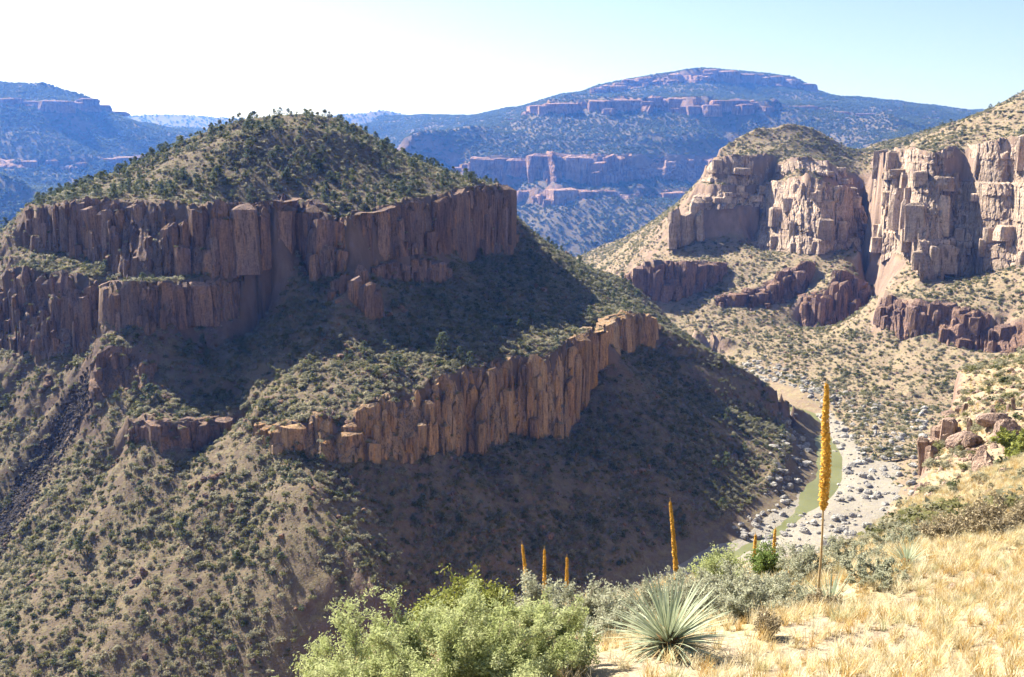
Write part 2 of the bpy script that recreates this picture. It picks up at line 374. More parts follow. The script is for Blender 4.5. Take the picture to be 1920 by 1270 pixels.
def cliff_items(c, rows=((0.08, 0.0, 0.10, 1.6, 1.35), (0.35, 0.0, 0.42, 1.05, 1.0), (0.62, 0.12, 0.7, 0.8, 0.85), (0.92, 0.5, 0.95, 0.75, 0.5)), aspect=1.1, dens=1.0, sink=2.5):
    """jointed columns standing along a cliff: the back row at full height, broken ones before it"""
    R, B, w = c['R'], c['B'], c['width']; rg = random.Random(c['seed'] * 7 + 1); out = []
    s = np.concatenate([[0], np.cumsum(np.hypot(*np.diff((R + B)[:, :2] / 2, axis=0).T))])
    for f0, lo, hi, wm, dn in rows:
        t = 0.0
        while t < s[-1]:
            ww = w * wm * rg.choice((0.45, 0.65, 0.85, 1.0, 1.3, 1.7)); t += ww * 0.62 / dn
            tt = min(t, s[-1]); i = np.interp(tt, s, np.arange(len(s))); j = int(min(i, len(R) - 2)); fr = i - j
            r = R[j] * (1 - fr) + R[j + 1] * fr; b = B[j] * (1 - fr) + B[j + 1] * fr
            H = r[2] - b[2]
            if H < 2.5: continue
            if f0 > 0.3 and rg.random() < 0.25: continue
            n = np.array([b[0] - r[0], b[1] - r[1]]); L = max(np.hypot(*n), 1e-3); n /= L
            cl = math.sin(tt / (w * 3.1) + c['seed']) * 0.25 + rg.uniform(-0.3, 0.3)        # clusters stand forward or back
            off = f0 * max(L, 0.5 * w) + cl * w * 0.5
            sm = 0.5 + 0.5 * math.sin(tt / (w * 2.3) + 3 * f0 + c['seed']) * math.sin(tt / (w * 5.1) + c['seed'])      # breaks come in runs
            top = r[2] - H * min(0.97, lo + (hi - lo) * (0.55 * sm + 0.45 * rg.random())) + rg.uniform(-0.3, 0.6)
            hgt = top - b[2] + sink
            ang = math.atan2(n[1], n[0])
            out.append((r[0] + n[0] * off, r[1] + n[1] * off, b[2] - sink, hgt, ww * aspect, ww * 1.15, ang + rg.uniform(-0.4, 0.4),
                        rg.uniform(-0.03, 0.03), rg.uniform(-0.03, 0.03), hgt * ww / max(60.0, b[1])))
    return out
def _rnd(a, b, seed): return _hash(np.asarray(a, float), np.asarray(b, float), np.zeros_like(np.asarray(a, float)), seed) / 4294967296.0
def cliff_face(c, mat, parent, ds=0.9, dz=1.1, bedded=False, name='cliff_face', big=1.0, sink=2.5):
    """the continuous face of a cliff: jointed into columns, or bedded in ledges, displaced in and out"""
    R, B, seed = c['R'], c['B'], c['seed']; mid = (R + B) / 2
    s = np.concatenate([[0], np.cumsum(np.hypot(*np.diff(mid[:, :2], axis=0).T))]); m = max(4, int(s[-1] / ds)); t = np.linspace(0, s[-1], m)
    R, B = [np.stack([np.interp(t, s, q[:, k]) for k in range(3)], 1) for q in (R, B)]
    H = np.maximum(R[:, 2] - B[:, 2], 0.5); nz = max(5, int(np.percentile(H, 90) / dz)); n = B[:, :2] - R[:, :2]
    ker = max(3, int(6 / ds)); n = np.stack([np.convolve(np.pad(n[:, k], ker, mode='edge'), np.ones(2 * ker + 1) / (2 * ker + 1), 'valid') for k in (0, 1)], 1); n /= np.hypot(*n.T)[:, None] + 1e-6
    T = np.linspace(0, 1, nz + 1); S, TT = np.meshgrid(t, T); Z = B[:, 2] + H * TT
    sw = S + big * (0.9 * vnoise(S / 3 / big, Z / 16 / big, seed + 200) + 0.4 * vnoise(S / 1.2 / big, Z / 6 / big, seed + 201))
    if bedded:
        zl = Z + 1.2 * big * vnoise(S / 40 / big, Z / 40 / big, seed + 210) + 0.02 * S; th = 5.5 * big
        lay = np.floor(zl / th + 0.35 * np.sin(zl / th * 2.1)); f = np.zeros_like(S)
        f += big * 3.2 * (_rnd(lay, 0 * lay, seed + 3) - 0.5)
        for w, a in ((9 * big, 2.4), (3.6 * big, 1.3)):
            cell = np.floor(sw / w + _rnd(lay, 0 * lay, seed + 9)); f += big * a * (_rnd(cell, np.floor(lay / (2 if w > 5 else 1)), seed + 4) - 0.5)
            e = sw / w + _rnd(lay, 0 * lay, seed + 9); e = np.minimum(e - np.floor(e), 1 - (e - np.floor(e))); f -= big * 0.8 * (e < 0.1)
        f += big * (3.0 * vnoise(S / 24 / big, Z / 60 / big, seed + 220) + 0.7 * fbm(S / 3 / big, Z / 3 / big, seed + 221, 3))
    else:
        f = np.zeros_like(S); w = 5.0 * big
        for k, (w, a) in enumerate(((6.5 * big, 2.6), (2.6 * big, 1.5), (1.2 * big, 0.5))):
            cell = np.floor(sw / w); o = _rnd(cell, 0 * cell, seed + 7 + k); hb = 0.25 + 1.0 * _rnd(cell, 0 * cell + 5, seed + 11 + k)
            f += big * a * (o - 0.4) - big * a * 0.75 * (TT > hb) * (o > 0.35)
            e = sw / w - cell; e = np.minimum(e, 1 - e); f -= big * a * 0.4 * (e < 0.12)
        f += big * (1.6 * vnoise(S / 17 / big, Z / 30 / big, seed + 220) + 0.6 * fbm(S / 3.2 / big, Z / 5 / big, seed + 221, 3))
    f *= np.clip((H - 1) / 6, 0.1, 1); f -= 1.2 * big * TT ** 6; c['f'] = f
    px = B[:, 0] + (R[:, 0] - B[:, 0]) * TT + n[:, 0] * f; py = B[:, 1] + (R[:, 1] - B[:, 1]) * TT + n[:, 1] * f
    V = np.stack([px, py, Z], -1); c['V'] = V; c['n'] = n
    foot = V[:1].copy(); foot[..., 2] -= sink; foot[..., :2] += 0.8 * n; cap = V[-1:].copy(); cap[..., :2] -= 3.5 * big * n; cap[..., 2] -= 0.2
    V = np.concatenate([foot, V, cap]); idx = np.arange(V.shape[0] * m).reshape(-1, m)
    F = np.stack([idx[:-1, :-1], idx[:-1, 1:], idx[1:, 1:], idx[1:, :-1]], -1).reshape(-1, 4)
    tint = np.broadcast_to(_rnd(np.floor(t / 6.5 / big), 0 * t, seed + 70) * 0.5, (V.shape[0], m))
    return obj(name, mesh_np(name, V.reshape(-1, 3), F, M[mat], False, attrs={'tint': tint.copy()}), parent)
def bedded_items(c, nlay=5, sink=1.5, jut=0.35, gap=0.12):
    """bedded cliff: rows of blocks, bed upon bed, each bed set back or forward a little"""
    R, B, w = c['R'], c['B'], c['width']; rg = random.Random(c['seed'] * 11 + 3); out = []
    s = np.concatenate([[0], np.cumsum(np.hypot(*np.diff((R + B)[:, :2] / 2, axis=0).T))])
    cuts = [0] + sorted(rg.uniform(0.75, 1.25) * (k / nlay) for k in range(1, nlay)) + [1]
    for k in range(nlay):
        lo, hi = cuts[k], cuts[k + 1]; bed = rg.uniform(-jut, jut) * w; t = 0.0
        while t < s[-1]:
            ww = w * rg.choice((0.55, 0.8, 1.0, 1.3, 1.8)); t += ww * 0.75
            tt = min(t, s[-1]); i = np.interp(tt, s, np.arange(len(s))); j = int(min(i, len(R) - 2)); fr = i - j
            r = R[j] * (1 - fr) + R[j + 1] * fr; b = B[j] * (1 - fr) + B[j + 1] * fr
            H = r[2] - b[2]
            if H < 3: continue
            n = np.array([b[0] - r[0], b[1] - r[1]]); L = max(np.hypot(*n), 1e-3); n /= L
            off = (1 - (lo + hi) / 2) * L + bed + rg.uniform(-0.22, 0.22) * w
            z0 = b[2] + H * lo - sink - rg.uniform(0, 0.1) * H; z1 = b[2] + H * hi + rg.uniform(-0.03, 0.05) * H
            if k == nlay - 1: z1 += rg.uniform(-0.10, 0.02) * H
            out.append((r[0] + n[0] * off, r[1] + n[1] * off, z0, z1 - z0, ww * 1.15, ww * 1.35, math.atan2(n[1], n[0]) + rg.uniform(-0.16, 0.16),
                        rg.uniform(-0.03, 0.03), rg.uniform(-0.03, 0.03), (z1 - z0) * ww / max(60.0, b[1])))
    return out
# ------------------------------------------------------------------ river course (plan), water level
RIVER = np.array([(-700, 60, -160), (-420, 95, -158), (-300, 120, -157), (-150, 165, -156), (-60, 218, -155), (22, 298, -152.5), (70, 343, -150), (106, 377, -148.4),
                  (127, 404, -146.6), (144, 436, -145.8), (155, 470, -145.5), (162, 515, -145.2), (167, 560, -145), (160, 612, -144.5), (136, 670, -143.5), (100, 740, -142.5), (70, 820, -141.5),
                  (50, 950, -140), (30, 1150, -138), (0, 1400, -135), (-60, 1800, -132), (-150, 2300, -128)], float)
RIV = dense(RIVER, 4.0)
def river_dist(x, y):
    """distance to the river's middle line, its level there, and the side (+ = right bank as seen from here)"""
    x = np.asarray(x, float).ravel(); y = np.asarray(y, float).ravel()
    D = np.empty(len(x)); Zr = np.empty(len(x)); S = np.empty(len(x))
    tan = np.gradient(RIV[:, :2], axis=0)
    for a in range(0, len(x), 4000):
        dx = x[a:a + 4000, None] - RIV[None, :, 0]; dy = y[a:a + 4000, None] - RIV[None, :, 1]
        d = np.hypot(dx, dy); k = d.argmin(1); r = np.arange(len(k)); D[a:a + 4000] = d[r, k]; Zr[a:a + 4000] = RIV[k, 2]
        S[a:a + 4000] = np.sign(tan[k, 1] * dx[r, k] - tan[k, 0] * dy[r, k])
    return D, Zr, S
def bank_line(off, dz):
    tan = np.gradient(RIVER[:, :2], axis=0); tan /= np.hypot(*tan.T)[:, None]
    q = RIVER.copy(); q[:, 0] += tan[:, 1] * off; q[:, 1] -= tan[:, 0] * off; q[:, 2] += dz
    return [tuple(p) for p in q]

# ------------------------------------------------------------------ the main butte
B = Land(-440, 215, 165, 800, 1.3)
for dy_, dv_ in ((0, 0), (16, 2)):
    B.line([(80, 378 + dv_, 492 + dy_), (200, 336 + dv_, 505 + dy_), (280, 299 + dv_, 515 + dy_), (340, 270 + dv_, 522 + dy_), (400, 246 + dv_, 528 + dy_), (450, 230 + dv_, 532 + dy_), (500, 220 + dv_, 535 + dy_), (560, 217 + dv_, 538 + dy_), (620, 222 + dv_, 541 + dy_), (660, 236 + dv_, 545 + dy_), (700, 258 + dv_, 550 + dy_), (760, 293 + dv_, 556 + dy_), (830, 324 + dv_, 562 + dy_), (905, 343 + dv_, 566 + dy_), (940, 352 + dv_, 568 + dy_)])
B.line([(250, 335, 495), (350, 290, 500), (440, 256, 505), (560, 242, 508), (660, 256, 508), (760, 310, 518)])
# upper cliff
B.cliff([(46, 392, 480), (75, 386, 468), (150, 374, 455), (250, 374, 440), (330, 380, 428), (420, 382, 422), (520, 374, 425), (552, 374, 448), (570, 374, 448), (590, 392, 428), (650, 404, 424), (710, 392, 436), (760, 372, 455), (820, 364, 480), (880, 352, 515), (928, 346, 550), (948, 350, 574)],
        [(44, 462, 472), (100, 472, 458), (170, 486, 440), (250, 520, 416), (330, 524, 411), (400, 515, 412), (500, 492, 424), (552, 505, 440), (570, 508, 440), (583, 522, 417), (620, 518, 419), (650, 505, 424), (690, 482, 434), (783, 465, 450), (833, 473, 474), (867, 490, 497), (947, 475, 546), (966, 422, 578)], 3.4, 26, 3)
B.line([(-3, 640, -20), (-60, 680, -20), (-160, 690, -18), (-240, 640, -20), (-255, 560, -22), (-236, 486, -25)], False)
B.line([(20, 650, -60), (-60, 720, -62), (-170, 735, -60), (-270, 670, -55), (-290, 560, -52), (-262, 480, -48)], False)
# the broken band under its right half
B.cliff([(690, 488, 431), (740, 480, 440), (800, 484, 456), (838, 500, 468)], [(690, 519, 426), (740, 526, 433), (800, 529, 449), (838, 527, 462)], 2.0, 20, 9, width=3.2)
# second cliff, left of the middle
B.cliff([(188, 540, 404), (215, 530, 399), (250, 530, 397), (330, 530, 400), (400, 525, 410), (470, 515, 425), (530, 505, 440), (548, 512, 448)],
        [(186, 604, 399), (215, 612, 394), (245, 615, 391), (290, 615, 392), (350, 602, 401), (420, 600, 410), (480, 588, 425), (530, 562, 440), (548, 545, 448)], 3.2, 22, 11, width=3.4, notch=2.6)
# far left, taller
B.cliff([(-60, 560, 475), (0, 525, 456), (27, 505, 445), (100, 510, 432), (150, 518, 424), (180, 528, 418)],
        [(-60, 660, 450), (0, 655, 432), (50, 667, 417), (90, 673, 409), (140, 668, 405), (178, 655, 402)], 4.2, 24, 13, width=3.6, notch=2.6)
B.cliff([(40, 600, 428), (80, 580, 424), (125, 545, 424), (140, 548, 422)], [(44, 662, 418), (80, 668, 411), (122, 664, 408), (140, 650, 410)], 1.5, 14, 41, width=3.6)
B.cliff([(172, 690, 380), (195, 655, 384), (230, 648, 386), (262, 650, 385), (285, 668, 381)], [(170, 732, 370), (198, 745, 366), (232, 742, 365), (262, 730, 368), (287, 716, 372)], 1.6, 14, 15, width=3.8)
B.line([(20, 480, 462), (60, 478, 462), (120, 490, 446), (175, 505, 430)])
# spur with the crag, third cliff
B.line([(655, 545, 404), (620, 600, 392), (590, 640, 382), (560, 690, 366), (500, 748, 349), (478, 772, 341)])
B.line([(690, 575, 408), (740, 620, 402), (800, 650, 392), (860, 672, 380)])
B.line([(690, 700, 356), (760, 690, 366)])
B.line([(330, 640, 398), (400, 660, 398), (470, 640, 414), (540, 600, 430)])
B.line([(300, 740, 366), (360, 735, 372), (420, 735, 378), (450, 745, 372)])
B.line([(240, 775, 350), (290, 755, 358), (340, 770, 352)])
B.cliff([(240, 784, 346), (300, 790, 341), (340, 786, 345), (400, 785, 354), (455, 776, 364)], [(243, 834, 340), (300, 838, 336), (340, 836, 339), (400, 835, 349), (455, 812, 361)], 1.6, 18, 17, width=3.4)
B.cliff([(466, 786, 339), (520, 800, 328), (583, 781, 328), (646, 784, 325), (708, 752, 336), (783, 718, 354), (867, 688, 371), (929, 672, 388), (1000, 668, 398), (1040, 664, 402), (1075, 632, 428), (1133, 612, 455), (1158, 590, 480), (1200, 586, 500), (1224, 600, 516)],
        [(474, 812, 335), (521, 838, 321), (587, 864, 316), (683, 860, 319), (760, 850, 333), (817, 843, 344), (887, 846, 358), (942, 820, 376), (992, 818, 388), (1062, 817, 397), (1080, 783, 416), (1112, 716, 441), (1133, 655, 462), (1192, 652, 492), (1222, 634, 515)], 3.8, 22, 19, mat='low_rock', width=3.2, notch=2.0)
# slope and crest on the right
B.line([(940, 480, 552), (985, 440, 580), (1020, 462, 572), (1060, 498, 556), (1110, 545, 540), (1150, 580, 525)])
B.line([(1226, 610, 516), (1262, 628, 512), (1300, 652, 508), (1400, 708, 505), (1480, 756, 515), (1535, 792, 528)])
B.line([(1000, 470, 640), (1080, 492, 640), (1150, 520, 650), (1215, 565, 630), (1300, 640, 590)])
B.line([(1060, 470, 760), (1130, 520, 770), (1230, 600, 760)])
B.line([(900, 590, 440), (1000, 570, 470), (1080, 590, 490)])
# left ribs and the scree gully
B.line([(250, 842, 345), (180, 872, 342), (110, 908, 336), (40, 988, 325), (0, 1050, 317), (-100, 1150, 300), (-250, 1290, 275)])
B.line([(150, 700, 392), (162, 750, 382), (120, 832, 374), (75, 892, 363), (20, 982, 346), (-40, 1060, 331), (-200, 1180, 305)])
B.line([(0, 690, 416), (0, 760, 400), (-40, 850, 382), (-160, 960, 360)])
B.line([(80, 690, 406), (80, 780, 388)])
B.line([(565, 905, 301), (640, 1000, 282), (715, 1100, 264)])
B.line([(1240, 660, 505), (1340, 800, 455), (1430, 920, 420)])
B.line([p for p in bank_line(-13, 2.5)], False); B.line([p for p in bank_line(-20, 9.0) if p[1] > 400 and p[1] < 560], False); B.line([p for p in bank_line(14, -6)], False)
B.solve()
B.Z += 1.0 * fbm(B.X / 26, B.Y / 26, 21, 4) * np.clip((B.Z + 152) / 20, 0, 1) + 2.6 * vnoise(B.X / 55, B.Y / 55, 27) * np.clip((-60 - B.Z) / 40, 0, 1) * np.clip((B.Z + 150) / 20, 0, 1)
_th = np.arctan2(B.Y - 520, B.X + 110); _rr = np.hypot(B.X + 110, B.Y - 520); GUL = lambda x, y: vnoise(np.arctan2(y - 520, x + 110) * 11, np.hypot(x + 110, y - 520) / 90, 301) + 0.5 * vnoise(np.arctan2(y - 520, x + 110) * 27, np.hypot(x + 110, y - 520) / 50, 302)
B.Z += 2.6 * GUL(B.X, B.Y) * np.clip((-70 - B.Z) / 30, 0, 1) * np.clip((B.Z + 150) / 15, 0, 1)
B.Z += 0.45 * fbm(B.X / 5, B.Y / 5, 26, 2) * np.clip((B.Z + 148) / 10, 0, 1)
_st = np.clip((B.slope() - 0.8) / 0.5, 0, 1); B.Z += _st * np.clip((B.Z + 142) / 12, 0, 1) * (1.6 * fbm(B.X / 6, B.Y / 6, 28, 3) + 0.8 * np.abs(vnoise(B.X / 3, B.Y / 3, 29)))
dR, zR, sR = river_dist(B.X, B.Y); dR = dR.reshape(B.X.shape); sR = (sR * 1.0).reshape(B.X.shape)
keepB = ~((sR > 0) & (dR > 22))[:-1, :-1]
butte = tag(obj('butte', B.mesh('butte', M['butte_ground'], keepB)), 'flat-rimmed butte with a domed crown and three dark cliff bands, in the middle of the canyon', 'butte', kind='structure')
cols, lows = [], []
rk_ = random.Random(2)
for c in B.cliffs:
    cliff_face(c, c['mat'], butte)
    (lows if c['mat'] == 'low_rock' else cols).extend([it for it in cliff_items(c) if rk_.random() < (0.38 if c['mat'] == 'low_rock' else 0.5)])
place_rocks('rock_column', cols, 'butte_rock', 'column', butte, 300, 'broken_rock_columns', 'smaller purple-brown rock columns of the upper cliffs')
place_rocks('orange_rock_column', lows, 'low_rock', 'column', butte, 220, 'broken_orange_columns', 'smaller orange-brown rock columns of the lowest cliff')

oc = []; rg_ = random.Random(77)
while len(oc) < 330:
    x_, y_ = rg_.uniform(-240, 120), rg_.uniform(240, 520); z_ = float(B.h(x_, y_))
    if not (-138 < z_ < -58) or float(B.slope_at(np.array([x_]), np.array([y_]))[0]) > 1.3: continue
    big_ = rg_.choice((0.6, 0.8, 1.0, 1.5))
    for _ in range(rg_.randint(3, 7)):
        xx, yy = x_ + rg_.gauss(0, 3.2) * big_, y_ + rg_.gauss(0, 1.3) * big_; w_ = rg_.uniform(0.9, 2.4) * big_
        oc.append((xx, yy, float(B.h(xx, yy)), rg_.uniform(0.9, 2.4) * big_, w_ * 1.4, w_ * 1.1, rg_.random() * 6, rg_.uniform(-.25, .25), rg_.uniform(-.25, .25), w_))
place_rocks('outcrop_rock', oc, 'butte_rock', 'boulder', butte, 0, 'slope_outcrops', 'small brown outcrops scattered over the butte slopes')
# crag on the spur
def crag(items, mat, parent, name='rock_column'):
    place_rocks(name, [(*P(u, v, Y)[:2], P(u, v, Y)[2], hh, w, w * 1.1, rz, 0.05, -0.06, 1) for (u, v, Y, hh, w, rz) in items], mat, 'column', parent)
crag([(690, 600, 402, 15, 8, 0.2), (668, 585, 404, 14, 6, 1.0), (648, 570, 407, 12, 5, 2.0), (705, 595, 405, 11, 6, 0.5), (632, 560, 409, 8, 5, 0.1), (620, 572, 405, 6, 4, 1.1), (676, 560, 410, 13, 5, 1.7), (640, 590, 402, 7, 5, 0.6)], 'butte_rock', butte, 'crag_column')

# ------------------------------------------------------------------ the right-hand canyon walls
W = Land(25, 640, 455, 1200, 2.3, 0.84)
kw = dict(mat='pink_rock', bedded=True)
# near wall with its two prows
W.line([(1655, 285, 1010), (1740, 255, 985), (1830, 222, 960), (1920, 186, 930), (2050, 150, 900)])
W.line([(1640, 300, 1060), (1660, 310, 1150)])
W.cliff([(1632, 300, 985), (1650, 288, 955), (1690, 282, 930), (1722, 278, 900), (1750, 276, 880), (1800, 272, 890), (1850, 270, 860), (1890, 262, 845), (1960, 255, 800), (2060, 250, 760)],
        [(1642, 485, 938), (1665, 488, 905), (1690, 468, 898), (1712, 500, 852), (1726, 520, 818), (1745, 522, 822), (1790, 515, 846), (1830, 512, 840), (1885, 495, 802), (1960, 490, 758), (2060, 495, 715)], 6, 40, 23, step=2, width=9, nlay=7, **kw)
W.cliff([(1648, 545, 818), (1700, 560, 786), (1760, 566, 771), (1800, 572, 758), (1850, 588, 742), (1915, 600, 722), (2000, 600, 690)],
        [(1648, 592, 802), (1690, 634, 770), (1740, 620, 760), (1780, 640, 744), (1850, 662, 724), (1915, 660, 704), (2000, 660, 670)], 4, 26, 25, step=2, mat='dark_rock', width=6)
# dome butte behind
W.line([(1350, 275, 1150), (1420, 246, 1185), (1480, 228, 1200), (1540, 246, 1205), (1590, 275, 1200), (1622, 305, 1190)])
W.line([(1330, 330, 1300), (1480, 300, 1330), (1600, 320, 1320)])
W.cliff([(1322, 318, 1120), (1336, 300, 1100), (1370, 294, 1088), (1440, 292, 1096), (1452, 300, 1105)], [(1312, 346, 1112), (1330, 346, 1094), (1370, 344, 1082), (1438, 342, 1088), (1450, 345, 1095)], 3, 30, 27, step=2, width=10, nlay=2, **kw)
W.cliff([(1304, 352, 1108), (1330, 350, 1090), (1370, 348, 1078), (1438, 346, 1084), (1452, 350, 1090)], [(1286, 388, 1098), (1320, 388, 1078), (1370, 386, 1066), (1436, 382, 1072), (1450, 390, 1080)], 3, 30, 29, step=2, width=11, nlay=3, **kw)
W.cliff([(1440, 350, 1092), (1455, 338, 1062), (1490, 328, 1024), (1520, 332, 1002), (1545, 340, 992), (1585, 352, 1012), (1612, 362, 1052)],
        [(1405, 455, 1072), (1425, 470, 1042), (1465, 474, 1002), (1505, 470, 974), (1540, 470, 964), (1595, 472, 984), (1640, 476, 1034)], 5, 36, 31, step=2, width=9, nlay=6, **kw)
W.cliff([(1455, 312, 1100), (1500, 296, 1078), (1550, 300, 1088), (1590, 322, 1110)], [(1455, 330, 1090), (1500, 318, 1060), (1550, 326, 1066), (1592, 345, 1090)], 3, 30, 33, step=2, width=9, nlay=2, **kw)
W.line([(1260, 455, 1062), (1320, 452, 1058), (1400, 425, 1060)])
W.line([(1606, 420, 1110), (1614, 480, 1030), (1624, 530, 950), (1632, 600, 880)]); W.line([(332, 950, -92), (340, 1005, -78), (362, 1100, -48)], False)
# dark lower cliffs
W.cliff([(1172, 520, 975), (1200, 498, 968), (1240, 490, 962), (1300, 490, 968), (1352, 492, 985)], [(1178, 548, 966), (1205, 560, 956), (1250, 566, 946), (1300, 548, 955), (1352, 520, 975)], 3, 24, 35, step=2, mat='dark_rock', width=6)
W.cliff([(1338, 556, 930), (1380, 545, 934), (1430, 540, 934), (1470, 508, 946), (1512, 490, 946)], [(1338, 572, 926), (1380, 575, 922), (1435, 580, 918), (1475, 565, 926), (1510, 545, 932)], 3, 24, 37, step=2, mat='dark_rock', width=5.5)
W.cliff([(1498, 556, 912), (1540, 548, 902), (1575, 500, 930), (1610, 520, 925), (1640, 545, 935)], [(1496, 612, 896), (1540, 626, 884), (1575, 634, 882), (1612, 636, 884), (1638, 590, 910)], 3, 24, 39, step=2, mat='dark_rock', width=5.5)
W.line([(1300, 620, 850), (1400, 640, 830), (1500, 660, 800), (1600, 670, 770), (1680, 680, 738)])
W.line([(1440, 716, 720), (1520, 738, 680), (1600, 742, 672), (1700, 738, 672), (1780, 700, 700)])
W.line([(1638, 560, 852), (1634, 620, 805), (1660, 690, 735)])
W.line([(196, 605, -141), (222, 575, -140), (250, 540, -139), (232, 508, -140.5)], False, True)
W.line([p for p in bank_line(24, 3.0) if p[1] > 455], False, True); W.line([p for p in bank_line(-20, -9) if p[1] > 455], False, True)
W.line([(420, 700, -95), (520, 720, -40), (640, 740, 20)], False)
W.line([(300, 545, -165), (420, 545, -135), (700, 545, -20)], False)
W.line([(450, 1300, -20), (700, 1200, 120)], False); W.line([(560, 900, 60), (700, 880, 120)], False)
W.line([(80, 1400, -150), (300, 1420, -60)], False)
W.solve()
W.Z += 2.0 * fbm(W.X / 40, W.Y / 40, 31, 5) * np.clip((W.Z + 140) / 14, 0, 1) + 4.0 * vnoise(W.X / 70, W.Y / 70, 37) * np.clip((W.Z + 138) / 25, 0, 1)
_st = np.clip((W.slope() - 0.8) / 0.5, 0, 1); W.Z += _st * (3.0 * fbm(W.X / 12, W.Y / 12, 38, 3))
dW, zW, sW = river_dist(W.X, W.Y)
keepW = ((sW > 0) | (dW < 20)).reshape(W.X.shape)[:-1, :-1]
wall = tag(obj('canyon_wall', W.mesh('canyon_wall', M['wall_ground'], keepW)), 'pale pink bedded canyon walls with dark columns at their feet, across the river', 'cliff', kind='structure')
bl, dk = [], []
for c in W.cliffs:
    cliff_face(c, c['mat'], wall, 1.0, 1.2, bool(c.get('bedded')), big=1.25)
    if c.get('bedded'): bl.extend([(*it[:4], it[4] * 0.66, it[5] * 0.66, *it[6:]) for it in bedded_items(c, c['nlay'] + 2) if rk_.random() < 0.22])
    else: dk.extend([it for it in cliff_items(c) if rk_.random() < 0.5])
place_rocks('rock_block', bl, 'pink_rock', 'block', wall, 300, 'small_rock_blocks', 'smaller pale blocks of the bedded cliffs')
place_rocks('rock_column', dk, 'dark_rock', 'column', wall, 250, 'broken_rock_columns', 'smaller dark columns of the lower cliffs')
crag([(1268, 462, 890, 32, 11, 0.2), (1284, 460, 890, 28, 10, 1.0), (1262, 466, 886, 22, 8, 0.7), (1296, 455, 894, 36, 9, 2.0), (1312, 452, 888, 25, 8, 0.3), (1305, 440, 904, 32, 11, 0.9), (1325, 430, 908, 30, 10, 0.4)], 'pink_rock', wall, 'pinnacle_column')

# ------------------------------------------------------------------ near hillside
N = Land(-330, 340, -16, 640, 1.4)
N.line([(-40, -16, -9), (-3, -4, -1.6), (1, 0, -1.75), (6, 0, -1.3), (30, -10, 7), (60, -16, 16)], False)
N.line([(300, 1400, 9), (560, 1345, 10.5), (830, 1300, 11), (1100, 1268, 11.6), (1250, 1248, 12), (1400, 1236, 12.4), (1600, 1195, 13), (1920, 1130, 14), (2100, 1080, 15)])
N.line([(560, 1270, 15), (760, 1215, 17), (1000, 1172, 19), (1130, 1150, 20), (1250, 1140, 20), (1400, 1128, 19), (1570, 1140, 17.5), (1700, 1115, 19), (1920, 1020, 24), (2100, 960, 26)])
N.line([(520, 1330, 21), (700, 1240, 23), (900, 1168, 25), (1100, 1125, 27), (1300, 1092, 29), (1450, 1078, 33), (1560, 1055, 42), (1640, 995, 65), (1700, 940, 88), (1738, 888, 108), (1746, 818, 128), (1765, 778, 145), (1788, 757, 156), (1796, 694, 185), (1830, 676, 200), (1920, 655, 215), (2050, 600, 232)])
N.line([(1850, 900, 66), (1920, 860, 70), (2080, 800, 74)]); N.line([(1800, 970, 48), (1920, 940, 44)]); N.line([(1860, 790, 112), (1940, 740, 120)])
pass
N.line([(14, 52, -48), (22, 70, -60), (29, 82, -66), (42, 110, -80), (61, 142, -97), (73, 166, -102), (88, 196, -100), (104, 222, -95), (126, 244, -90), (152, 268, -80)], False)
N.line([(100, 290, -142), (150, 300, -105)], False)
N.line([p for p in bank_line(36, 3.0)], False); N.line([p for p in bank_line(0, -8)], False)
N.line([(180, 250, -85), (240, 330, -100), (300, 420, -110), (330, 500, -110)], False); N.line([(160, 120, 0), (340, 180, 60)], False)
N.line([(290, 480, -139), (330, 540, -137)], False)
N.solve()
N.Z += 0.8 * fbm(N.X / 18, N.Y / 18, 61, 4) * np.clip((N.Y - 10) / 80, 0.0, 1) * np.clip((N.Z + 148) / 10, 0, 1)
FX0, FX1, FY0, FY1 = -14.0, 118.0, 1.0, 212.0
dN, zN, sN = river_dist(N.X, N.Y)
inner = (N.X > FX0 + 3) & (N.X < FX1 - 3) & (N.Y > FY0 + 3) & (N.Y < FY1 - 3)
keepN = (((sN > 0) & (dN > 16)).reshape(N.X.shape) & ~inner)[:-1, :-1]
zsave = N.Z.copy(); N.Z = N.Z - 0.35 * ((N.X > FX0 - 1) & (N.X < FX1 + 1) & (N.Y > FY0 - 1) & (N.Y < FY1 + 1))
hill2 = N.mesh('lower_hillside', M['wall_ground'], keepN); N.Z = zsave
tag(obj('lower_hillside', hill2), 'lower hillside running down to the river, below the grassy slope', 'hillside', kind='structure')
F_ = Land(FX0, FX1, FY0, FY1, 0.36); F_.X, F_.Y = np.meshgrid(F_.x0 + np.arange(F_.nx) * F_.res, F_.y0 + np.arange(F_.ny) * F_.res)
F_.Z = N.h(F_.X, F_.Y)
Pd = F_.Z
for _ in range(3): 
    q = np.pad(Pd, 1, mode='edge'); Pd = (q[:-2, 1:-1] + q[2:, 1:-1] + q[1:-1, :-2] + q[1:-1, 2:] + 4 * q[1:-1, 1:-1]) / 8
F_.Z = Pd + 0.10 * fbm(F_.X / 2.2, F_.Y / 2.2, 71, 4) + 0.22 * vnoise(F_.X / 7, F_.Y / 7, 77)
near = tag(obj('near_hillside', F_.mesh('near_hillside', M['near_ground'], rock_lo=1.0, rock_hi=1.6)), 'sunlit grassy hillside falling away in front, dry and stony', 'hillside', kind='structure')
rg_ = random.Random(31); rr = []
